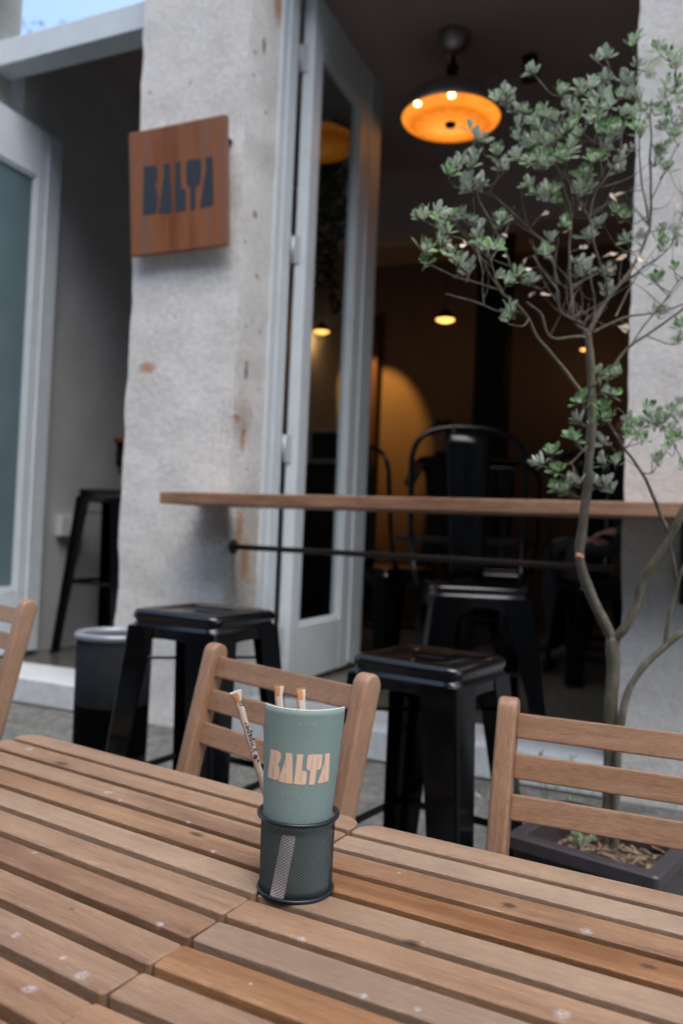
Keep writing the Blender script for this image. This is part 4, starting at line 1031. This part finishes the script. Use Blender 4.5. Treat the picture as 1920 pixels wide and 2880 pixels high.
S_ = [  # (points, depth0, depth1, r0, r1)
 ([(1653,940),(1709,839),(1775,755),(1821,653),(1826,622),(1826,500),(1828,360),(1832,290)], 1.85,1.90,.0070,.0022),
 ([(1824,640),(1803,513),(1795,400),(1800,320)], 1.88,1.78,.0030,.0016),
 ([(1653,932),(1617,908),(1604,819),(1599,730),(1604,602),(1584,525),(1560,450)], 1.85,1.80,.0055,.0018),
 ([(1640,915),(1610,898),(1571,870),(1566,821),(1535,775),(1500,720)], 1.85,1.75,.0042,.0018),
 ([(1604,806),(1640,790),(1683,768)], 1.83,1.86,.003,.002),
 ([(1709,839),(1699,780),(1668,678),(1655,615),(1627,564),(1580,480)], 1.86,1.84,.0040,.0018),
 ([(1655,925),(1673,883),(1663,806),(1658,730)], 1.85,1.93,.0035,.0018),
 ([(1663,935),(1750,893),(1826,883),(1920,857),(1990,830)], 1.85,1.86,.0045,.0022),
 ([(1729,890),(1750,844),(1775,798)], 1.85,1.90,.0035,.002),
 ([(1740,800),(1800,760),(1877,699),(1920,602),(1960,560)], 1.87,1.80,.0035,.0016),
 ([(1655,620),(1673,538),(1704,500),(1740,430),(1750,350)], 1.85,1.84,.0032,.0015),
 ([(1673,538),(1660,440),(1690,330)], 1.85,1.82,.0024,.0014),
 ([(1645,1115),(1580,1030),(1520,959),(1480,890),(1455,860),(1405,815),(1385,755),(1370,700)], 1.83,1.74,.0052,.0018),
 ([(1650,946),(1600,950),(1545,944),(1520,883),(1480,850)], 1.85,1.80,.0048,.0025),
 ([(1480,890),(1451,877),(1405,877),(1354,857),(1252,826)], 1.80,1.74,.0034,.0014),
 ([(1359,857),(1354,800),(1354,755),(1340,690)], 1.76,1.78,.0026,.0014),
 ([(1405,813),(1303,786),(1214,747),(1196,720)], 1.77,1.72,.0026,.0012),
 ([(1571,800),(1540,700),(1515,666),(1456,615),(1405,564),(1367,538)], 1.82,1.86,.0028,.0012),
 ([(1440,760),(1410,680),(1380,627),(1349,566),(1330,520)], 1.80,1.78,.0024,.0012),
 ([(1665,1090),(1710,1045),(1760,985),(1826,934),(1920,870),(1980,820)], 1.83,1.76,.0050,.0030),
 ([(1770,975),(1830,890),(1877,832),(1920,780),(1960,740)], 1.80,1.84,.0028,.0016),
 ([(1712,1198),(1730,1150),(1760,1170)], 1.81,1.80,.002,.0012),
 ([(1650,1255),(1604,1302),(1560,1303),(1545,1290)], 1.84,1.80,.0028,.0016),
 ([(1604,1302),(1625,1340),(1640,1350)], 1.82,1.80,.002,.0014),
 ([(1680,1380),(1700,1320),(1740,1290)], 1.86,1.82,.002,.0012),
 ([(1690,1220),(1720,1260),(1790,1315)], 1.83,1.84,.002,.0012),
 ([(1800,1180),(1850,1200),(1890,1250),(1930,1320)], 1.82,1.80,.002,.0014),
 ([(1495,470),(1540,420),(1600,330)], 1.84,1.86,.002,.0012),
 ([(1828,560),(1870,480),(1910,400)], 1.88,1.84,.002,.0012),
]
for (pts, a, b_, r0, r1) in S_: limb(mb, pts, a, b_, r0 * .72, r1 * .8, 6, .1, .004)
random.seed(77); _src = [b for b in BR if at_depth(1600, 960, 1.85).z < b[0].z]
for i in range(75):
    q, r = random.choice(_src); ln = random.uniform(.05, .17); a = random.uniform(-1.2, 1.2)
    if q.x < .42: a -= .3
    d = Vector((sin(a), random.uniform(-.35, .35), cos(a) * .9)).normalized(); e2 = q + d * ln + Vector((0, 0, .01)); m_ = q + d * ln * .5 + Vector((random.uniform(-.012, .012), 0, random.uniform(-.015, .004)))
    if e2.z > 2.12 or e2.x < .18: continue
    Q = crom([q, m_, e2], 4); mb.tube([v - TO for v in Q], [max(.0006, min(r, .0016) * (1 - .1 * k)) for k in range(len(Q))], 5)
CL = [(1502,203,1.0),(1420,262,1.5),(1395,280,1),(1474,315,1),(1341,392,1.2),(1459,389,1),(1395,435,1.1),(1451,445,1),(1415,478,1),(1288,458,1.1),(1323,466,1),(1260,489,1.1),(1303,519,1.2),(1354,517,1.2),(1489,399,1),(1527,402,1),(1527,315,1.1),(1494,519,1.2),(1527,468,1),(1490,455,.9),
 (1775,125,1.2),(1704,159,1.3),(1852,142,1),(1885,162,1),(1790,187,1.1),(1836,187,1.1),(1900,182,1),(1775,239,1.1),(1750,225,.8),(1795,269,1.2),(1699,223,1),(1630,249,1.2),(1663,244,1.2),(1576,264,1.2),(1699,272,1.2),(1872,239,1.1),(1903,239,1),(1862,277,1),(1673,305,1.2),(1711,297,1.2),(1622,315,1.2),(1566,341,1.1),(1533,328,1.1),(1821,310,1.2),(1847,310,1.1),(1882,315,1.2),(1877,361,1.2),(1898,386,1.2),(1750,323,1.1),(1719,366,1.2),(1750,366,1.2),(1790,366,1.1),(1584,371,1.2),(1632,379,1.2),(1678,366,1.2),(1862,412,1),(1844,443,.9),(1869,481,1.3),(1732,473,1.2),(1750,440,1),(1668,450,1.2),(1642,491,1),(1545,450,1),(1632,532,1.1),(1551,540,1.3),(1571,440,1),(1600,420,1.1),(1700,420,1),(1655,340,1.1),(1740,270,1),(1600,300,1),(1905,290,1.1),(1915,340,1),(1560,395,1.1),(1515,365,1.1),(1500,345,1),
 (1193,612,1.3),(1226,602,1.2),(1252,622,1.2),(1303,607,1.2),(1325,625,1),(1408,620,1.3),(1191,704,1.4),(1196,742,.9),(1237,689,1),(1341,666,1.2),(1392,699,1.1),(1293,742,1.2),(1316,768,1),(1453,775,1.1),(1420,793,1),(1492,793,1.2),(1527,709,1.2),(1431,862,.9),(1440,880,.9),(1425,903,.8),(1270,720,1),(1240,650,1),(1355,700,1),
 (1535,546,1.4),(1635,546,1.1),(1737,597,1.1),(1757,612,1.1),(1678,633,1.2),(1647,666,1.2),(1579,633,1.1),(1548,678,1.2),(1530,717,1.1),(1762,678,1.2),(1795,672,1.1),(1622,742,1.2),(1711,770,1.2),(1704,814,1.1),(1864,653,1.1),(1898,760,.9),(1846,793,1.2),(1872,883,1),(1913,921,1.1),(1913,959,1),(1620,770,.9),(1850,680,1),(1905,660,1),
 (1683,1049,1),(1725,1057,1.1),(1691,1100,1),(1632,1130,.9),(1704,1147,1),(1627,1185,1.2),(1691,1176,1.3),(1615,1240,.8),(1697,1244,1),(1525,1304,1.4),(1545,1275,.9),(1568,1325,1),(1568,1372,1.1),(1598,1376,1.2),(1623,1359,1),(1696,1295,1),(1730,1304,1),(1670,1359,1),(1700,1363,1.1),(1772,1189,1.3),(1755,1206,1.1),(1798,1206,1.2),(1853,1172,1.1),(1883,1159,1.1),(1908,1176,1.1),(1883,1215,1.2),(1878,1266,.9),(1849,1295,.7),(1908,1308,.9),(1815,1155,1.1),(1840,1200,1),(1780,1225,1),(1825,1180,1),(1865,1190,1),(1900,1240,1),(1860,1290,.9),(1905,1140,1)]
DEAD = [(1277,699),(1312,687),(1300,672),(1425,666),(1430,725),(1482,724),(1497,755),(1520,607),(1732,566),(1755,540),(1630,699),(1640,725),(1665,712),(1693,724),(1737,712),(1730,730),(1545,831),(1737,918),(1757,908),(1826,717),(1852,750),(1630,582),(1660,335),(1500,820),(1810,735),(1705,755),(1900,590),(1690,1244)]
random.seed(12); lv = MB(); dl = MB(); twm = mb
def add_leaf(m_, base, d, nrm, ln, wd, fold, dead=False):
    d = d.normalized(); sd = d.cross(nrm).normalized(); nn = sd.cross(d).normalized()
    prof = [(0, .10), (.25, .34), (.5, .80), (.72, 1.0), (.9, .72), (1.0, .12)]; cur = random.uniform(-.10, .22); vs = []; g = []
    for (t, w_) in prof:
        c = base + d * (ln * t) + nn * (ln * cur * t * t)
        hw_ = wd / 2 * w_
        for s_ in (-1, -.55, 0, .55, 1): vs.append(c + sd * (hw_ * s_) + nn * (abs(s_) * hw_ * fold)); g.append((t, abs(s_), 0))
    fs = [(i * 5 + j, i * 5 + j + 1, i * 5 + j + 6, i * 5 + j + 5) for i in range(len(prof) - 1) for j in range(4)]
    m_.add(vs, fs, 0, g, (random.random() ** 1.5, random.random(), 0), True)
def rosette(m_, p, axis, n, L_, sc_=1.0):
    axis = axis.normalized(); a = axis.orthogonal().normalized(); b2 = axis.cross(a)
    for i in range(n):
        ph = i * 2.4 + random.uniform(-.4, .4); tt = (i + .5) / n; el = rad(8 + 56 * tt + random.uniform(-10, 10))
        out_ = a * cos(ph) + b2 * sin(ph); d = axis * cos(el) + out_ * sin(el); nrm = axis * sin(el) - out_ * cos(el)
        ln = L_ * random.uniform(.62, 1.22) * sc_ * (.75 + .35 * tt)
        add_leaf(m_, p + d * .004 - axis * (.006 * tt), d, nrm, ln, ln * random.uniform(.31, .46), random.uniform(.05, .45))
def connect(px, py, jd=.06):
    best = None; bp = None
    for (q, r) in BR:
        # nearest in a ray sense, measured at the branch's own depth
        dd = (q - Vector((0, 0, H))).dot(CAMF); p = at_depth(px, py, dd); e_ = (p - q).length
        if q.z > p.z + .01: e_ += .10 + (q.z - p.z)      # twigs grow upwards
        if best is None or e_ < best: best = e_; bp = (q, r, dd)
    q, r, dd = bp; p = at_depth(px, py, dd + random.uniform(-jd, jd)); return q, r, p
for (x, y, s_) in sorted(CL, key=lambda c: -c[1]):
    q, r, p = connect(x, y, .08)
    tip = p - Vector((0, 0, .006)); mid = (q + tip) / 2 + Vector((random.uniform(-.01, .01), random.uniform(-.01, .01), -.012))
    Q = crom([q, mid, tip], 5); r0 = min(r, .0018); twm.tube([v - TO for v in Q], [r0 + (.0009 - r0) * i / (len(Q) - 1) for i in range(len(Q))], 5)
    for v in Q[2:]: BR.append((v.copy(), .0014))
    ax = (tip - q).normalized() * .5 + Vector((random.uniform(-.6, .6), random.uniform(-.5, .3), random.uniform(.5, 1.0)))
    rosette(lv, p - TO, ax, int(11 * s_ + random.randint(1, 5)), .0238, .84 + .20 * s_)
    for _r in range((2 if random.random() < .35 else 1) if y < 560 else (1 if random.random() < .7 else 0)):       # a second shoot beside the first
        off = Vector((random.uniform(-.022, .022), random.uniform(-.03, .03), random.uniform(-.016, .012))); p2 = p + off
        twm.tube([mid - TO, p2 - TO], [.0012, .0008], 5)
        rosette(lv, p2 - TO, ax + Vector((random.uniform(-.7, .7), random.uniform(-.4, .3), random.uniform(-.2, .3))), random.randint(7, 12), .0232)
for (x, y) in DEAD:
    q, r, p = connect(x, y, .03); d = (p - q) if (p - q).length > .003 else Vector((0, 0, 1))
    twm.tube([q - TO, p - TO], [.0012, .0007], 5)
    for i in range(random.choice((1, 1, 2))):
        dd = d.normalized() + Vector((random.uniform(-1, 1), random.uniform(-.5, .5), random.uniform(-.8, .6))); add_leaf(dl, p - TO, dd, Vector((random.uniform(-.4, .4), -1, random.uniform(-.2, .5))), random.uniform(.017, .026), random.uniform(.008, .012), .25)
mb.build('branches', M_bark, tree)
o = lv.build('foliage', M_leaf, tree, normals=False); dl.build('dead_leaves', M_dead, tree, normals=False)
mb = MB(); cutp = at_depth(1622, 1562, 1.885) - TO
mb.lathe([(0, .004), (.006, .003), (.0075, -.001), (.006, -.014)], 12, Matrix.Translation(cutp) @ Matrix.Rotation(-1.2, 4, 'Y')); mb.build('pruning_stub', simple('fresh_cut_wood', (.42, .20, .11), .7, var=.2), tree)
# seedling in the pot and low plant behind it
def weed(name, p, n, sz, label, cat='plant'):
    e = empty(name, p, 0, label, cat); m2 = MB(); st_ = MB(); random.seed(31)
    for i in range(n):
        a = random.uniform(0, 6.28); r = random.uniform(.1, 1) * sz; t = Vector((r * cos(a), r * sin(a), random.uniform(.3, 1.2) * sz)); st_.tube([(0, 0, 0), t * .5 + Vector((0, 0, .01)), t], .0012, 5); rosette(m2, t, t + Vector((0, 0, .02)), 5, .024)
    st_.build('stem', M_bark, e); m2.build('foliage', M_leaf, e, normals=False); return e
p = on_z(1625, 2375, .415); weed('seedling', (p.x, p.y, .40), 7, .035, 'small green seedling growing in the planter soil')
p = at_depth(1575, 2120, 2.35); gz = ground_z(p.x, p.y); weed('low_plant', (p.x, p.y, gz), 16, max(.10, (p.z - gz)), 'low leafy plant on the ground behind the planter')

st_e = empty('street_tree', F(-11.0, -8.4, 0), 0, 'tree across the street whose crown is mirrored in the transom glass', 'tree')
random.seed(8); tm = MB(); fm = MB(); tm.tube([(0, 0, 0), (.1, 0, 3), (0, .1, 6.5), (.1, 0, 9.6)], [.22, .18, .12, .03], 10)
for k in range(46):
    z0 = random.uniform(5.5, 9.6); a = random.uniform(0, 6.28); ln = random.uniform(.6, 1.5) * (1 - (z0 - 5.5) / 7); t_ = Vector((ln * cos(a), ln * sin(a), z0 + random.uniform(.5, 1.25)))
    tm.tube([(0, 0, z0), t_ * .5 + Vector((0, 0, z0 * .5)), t_], [.04, .025, .01], 5)
    for q in range(34):
        c = t_ + Vector((random.gauss(0, .26), random.gauss(0, .26), random.gauss(0, .22))); add_leaf(fm, c, Vector((random.uniform(-1, 1), random.uniform(-1, 1), random.uniform(-1, 1))), Vector((.3, .2, 1)), random.uniform(.10, .18), random.uniform(.05, .09), .2)
tm.build('trunk', M_bark, st_e); fm.build('crown', M_ivy, st_e, normals=False)

# ------------------------------------------------------------------ inside the cafe
src = [o for o in bpy.data.objects if o.name == 'bar_chair'][0]
copy_tree(src, F(-.72, 1.75, FLOOR), -FA + 2.6, 'hooped metal chair left of the doorway chair, deeper in the dark room')
copy_tree(src, F(.55, 1.65, FLOOR), -FA + .4, 'hooped metal chair right of the doorway chair, under the bar plank')
copy_tree(src, F(-.25, 2.6, FLOOR), -FA + 3.3, 'hooped metal chair farthest back, before the standing person')
for o in [x for x in bpy.data.objects if x.name.startswith('bar_chair')]: o['group'] = 'black hooped metal chairs inside the cafe'
def dtable(u, v, label, top=1.12):
    e = empty('high_table', F(u, v, FLOOR), -FA, label, 'table'); h_ = top - FLOOR
    mb = MB(); mb.box((0, 0, h_ - .015), (.62, .62, .03), bev=.004); mb.build('tabletop', M_dark, e)
    mb = MB(); mb.tube([(0, 0, .02), (0, 0, h_ - .03)], .03, 14); mb.build('column', M_dark, e)
    mb = MB(); mb.box((0, 0, .012), (.42, .08, .02), bev=.004); mb.box((0, 0, .0125), (.08, .42, .018), bev=.004); mb.build('base', M_dark, e)
dtable(-.10, 1.25, 'dark high table right behind the chair in the doorway'); dtable(.35, 2.4, 'dark high table deep in the room on the right')
u0, zt0 = fac(708 * T, 985 * T, 3.9); u1, zb0 = fac(785 * T, 1060 * T, 3.9)
e = empty('back_cabinet', F((u0 + u1) / 2, 4.1, FLOOR), -FA, 'dark low cabinet at the back carrying a framed blackboard', 'cabinet')
u0 = max(u0, RL + .02)
mb = MB(); hh = zb0 - FLOOR - .02; mb.box((0, 0, hh / 2), (.70, .5, hh), bev=.005); mb.box((0, -.256, hh * .5), (.62, .012, hh * .85), bev=.004); mb.build('cabinet_body', simple('dark_walnut', (.035, .018, .012), .5), e)
e = empty('framed_blackboard', F((u0 + u1) / 2, 3.92, zb0 - .005), -FA, 'framed blackboard seen through the folded glass door', 'blackboard'); W_ = u1 - u0; H_ = zt0 - zb0
mb = MB(); 
for (x, z, a, b_) in ((0, .015, W_, .03), (0, H_ - .015, W_, .03)): mb.box((x, 0, z), (a, .03, b_), bev=.003)
for x in (-W_ / 2 + .015, W_ / 2 - .015): mb.box((x, 0, H_ / 2), (.03, .029, H_ - .06), bev=.003)
mb.build('frame', simple('taupe_frame', (.75, .68, .62), .5), e)
mb = MB(); mb.box((0, .004, H_ / 2), (W_ - .06, .01, H_ - .06), bev=0); mb.build('board', simple('slate', (.018, .022, .024), .4), e)
# hanging greenery seen through the door glass
u, z = fac(768 * T, 240 * T, 2.0)
e = empty('hanging_plant', F(u, 2.0, CE), -FA, 'dark trailing ivy hanging from the ceiling behind the door glass', 'plant')
random.seed(3); m2 = MB(); st_ = MB()
for k in range(9):
    x = random.uniform(-.10, .16); y = random.uniform(-.1, .1); ln = random.uniform(.5, 1.45); pts = [Vector((x, y, -.15))]
    while -pts[-1].z < ln: pts.append(pts[-1] + Vector((random.uniform(-.03, .03), random.uniform(-.02, .02), -.07)))
    st_.tube(pts, .003, 5)
    for q in pts:
        for c in range(4): add_leaf(m2, q, Vector((random.uniform(-1, 1), random.uniform(-1, .5), random.uniform(-1, .3))), Vector((random.uniform(-.5, .5), -1, .5)), random.uniform(.04, .075), random.uniform(.03, .05), .2)
st_.build('stem', M_bark, e); m2.build('foliage', M_ivy, e, normals=False)
mb = MB(); mb.lathe([(0, -.26), (.09, -.25), (.13, -.13), (.125, -.13), (.08, -.24)], 24); mb.tube([(.12, 0, -.13), (0, 0, -.001)], .003, 5); mb.tube([(-.12, 0, -.13), (0, 0, -.001)], .003, 5); mb.build('pot', M_dark, e)

# ------------------------------------------------------------------ people at the back
M_skin = simple('skin', (.42, .22, .15), .5, var=.08, scale=30); M_shirt = simple('dark_shirt', (.02, .022, .026), .85, var=.3, scale=60); M_hair = simple('dark_hair', (.012, .008, .006), .5, var=.4, scale=120)
M_trous = simple('dark_trousers', (.025, .025, .03), .9)
def person(loc, rz, label, seated=False):
    e = empty('person', loc, rz, label, 'person'); J = {}; E_ = []
    hip = .92 if not seated else .66
    def j(n, x, y, z, r, par=None):
        J[n] = (x, y, z, r)
        if par: E_.append((par, n))
    # faces -y (towards the street)
    j('pelvis', 0, 0, hip, .125); j('waist', 0, 0, hip + .17, .115, 'pelvis'); j('chest', 0, .0, hip + .36, .135, 'waist'); j('neckb', 0, .0, hip + .52, .07, 'chest')
    j('neck', 0, -.005, hip + .575, .052, 'neckb'); j('jaw', 0, -.02, hip + .635, .070, 'neck'); j('head', 0, -.015, hip + .71, .088, 'jaw'); j('crown', 0, -.005, hip + .775, .074, 'head')
    for s in (-1, 1):
        S2 = 'l' if s < 0 else 'r'
        j('sh' + S2, s * .17, 0, hip + .47, .062, 'chest')
        if s < 0: j('el' + S2, s * .27, -.10, hip + .25, .046, 'sh' + S2); j('wr' + S2, s * .22, -.30, hip + .33, .030, 'el' + S2); pw = Vector((s * .22, -.30, hip + .33)); hd = Vector((.02, -.08, .06))
        else: j('el' + S2, s * .25, .02, hip + .20, .046, 'sh' + S2); j('wr' + S2, s * .19, -.18, hip + .10, .030, 'el' + S2); pw = Vector((s * .19, -.18, hip + .10)); hd = Vector((-.03, -.09, -.01))
        pm = pw + hd * .55; j('pm' + S2, *pm, .030, 'wr' + S2)
        hdn = hd.normalized(); side = hdn.cross(Vector((0, 0, 1))).normalized(); upv = side.cross(hdn)
        for f in range(4):
            o_ = side * ((f - 1.5) * .019); L0 = (.036, .042, .039, .030)[f]
            a = pm + hdn * .035 + o_; j('f%s%da' % (S2, f), *a, .0095, 'pm' + S2)
            b2 = a + hdn * L0 - upv * .008; j('f%s%db' % (S2, f), *b2, .0085, 'f%s%da' % (S2, f)); c2 = b2 + hdn * L0 * .5 - upv * .018; j('f%s%dc' % (S2, f), *c2, .0075, 'f%s%db' % (S2, f))
        a = pm - side * s * .034 + hdn * .0; j('t%sa' % S2, *a, .011, 'pm' + S2); b2 = a + hdn * .035 - side * s * .014 - upv * .012; j('t%sb' % S2, *b2, .009, 't%sa' % S2)
        if seated:
            j('kn' + S2, s * .13, -.42, hip + .0, .062, 'pelvis'); j('an' + S2, s * .12, -.40, .10, .042, 'kn' + S2); j('to' + S2, s * .13, -.55, .05, .038, 'an' + S2)
        else:
            j('kn' + S2, s * .11, -.02, .49, .062, 'pelvis'); j('an' + S2, s * .12, .02, .09, .042, 'kn' + S2); j('to' + S2, s * .14, -.13, .045, .038, 'an' + S2)
    names = list(J); me = bpy.data.meshes.new('body'); me.from_pydata([J[n][:3] for n in names], [(names.index(a), names.index(b2)) for a, b2 in E_], [])
    tmp = bpy.data.objects.new('tmp_body', me); COL.objects.link(tmp); md = tmp.modifiers.new('s', 'SKIN')
    for i, n in enumerate(names):
        sv = me.skin_vertices[0].data[i]; r = J[n][3]; sv.radius = (r, r * (.78 if n in ('chest', 'waist', 'pelvis') else 1)); sv.use_root = (i == 0)
    tmp.modifiers.new('ss', 'SUBSURF').levels = 2
    bpy.context.view_layer.update(); m3 = bpy.data.meshes.new_from_object(tmp.evaluated_get(bpy.context.evaluated_depsgraph_get())); bpy.data.objects.remove(tmp)
    m3.materials.clear()
    for mm in (M_skin, M_shirt, M_trous): m3.materials.append(mm)
    for p_ in m3.polygons:
        c = p_.center; mi = 1
        if c.z > hip + .55: mi = 0
        elif c.z < hip - .02 and abs(c.x) < .24 and not (c.y < -.12 and c.z > hip + .02 and not seated): mi = 2
        if c.z > hip + .03 and c.y < -.22 and abs(c.x) > .10: mi = 0
        if not seated and c.y < -.16 and c.z > hip: mi = 0
        p_.material_index = mi; p_.use_smooth = True
    # nose and brow pushed into the face
    for v_ in m3.vertices:
        dx, dz = v_.co.x, v_.co.z - (hip + .69)
        if v_.co.y < -.06 and abs(dx) < .03 and abs(dz) < .03 and v_.co.z > hip + .6: v_.co.y -= .016 * (1 - abs(dx) / .03) * (1 - abs(dz) / .03)
    m3.name = 'body'; bo = bpy.data.objects.new('body', m3); COL.objects.link(bo); bo.parent = e
    mb = MB(); nS, nT = 24, 16; vs = []
    for i in range(nT + 1):
        for k in range(nS):
            th_ = pi * i / nT; a = 2 * pi * k / nS; q = Vector((sin(th_) * cos(a), sin(th_) * sin(a), cos(th_)))
            r = 1.0 + .06 * noise.noise(q * 4)
            if q.y < -.25 and q.z < .45: r = .80
            if q.z < -.55: r *= .85
            vs.append((q.x * .098 * r, .008 + q.y * .108 * r, hip + .735 + q.z * .105 * r))
    mb.add(vs, [(i * nS + k, i * nS + (k + 1) % nS, (i + 1) * nS + (k + 1) % nS, (i + 1) * nS + k) for i in range(nT) for k in range(nS)], 0, None, (0, 0, 0), True); mb.build('hair', M_hair, e)
    for s in (-1, 1):
        mb = MB(); mb.lathe([(0, -.010), (.008, -.006), (.010, 0), (.008, .006), (0, .010)], 10, Matrix.Translation((s * .030, -.092, hip + .705))); mb.build('eye', M_hair, e)
        mb = MB(); mb.lathe([(0, -.02), (.012, -.016), (.015, 0), (.012, .02), (0, .024)], 10, Matrix.Translation((s * .088, 0, hip + .70))); mb.build('ear', M_skin, e)
    mb = MB(); mb.box((0, -.089, hip + .655), (.042, .012, .008), bev=.003); mb.build('mouth', simple('lips', (.30, .10, .08), .5), e)
    return e
person(F(-1.03, 3.75, FLOOR), -FA + .35, 'dark haired person in dark clothes standing behind the hooped chair')
person(F(.62, 2.1, FLOOR + .05), -FA - .9, 'person in dark clothes sitting at the back, half hidden by the tree leaves', True)
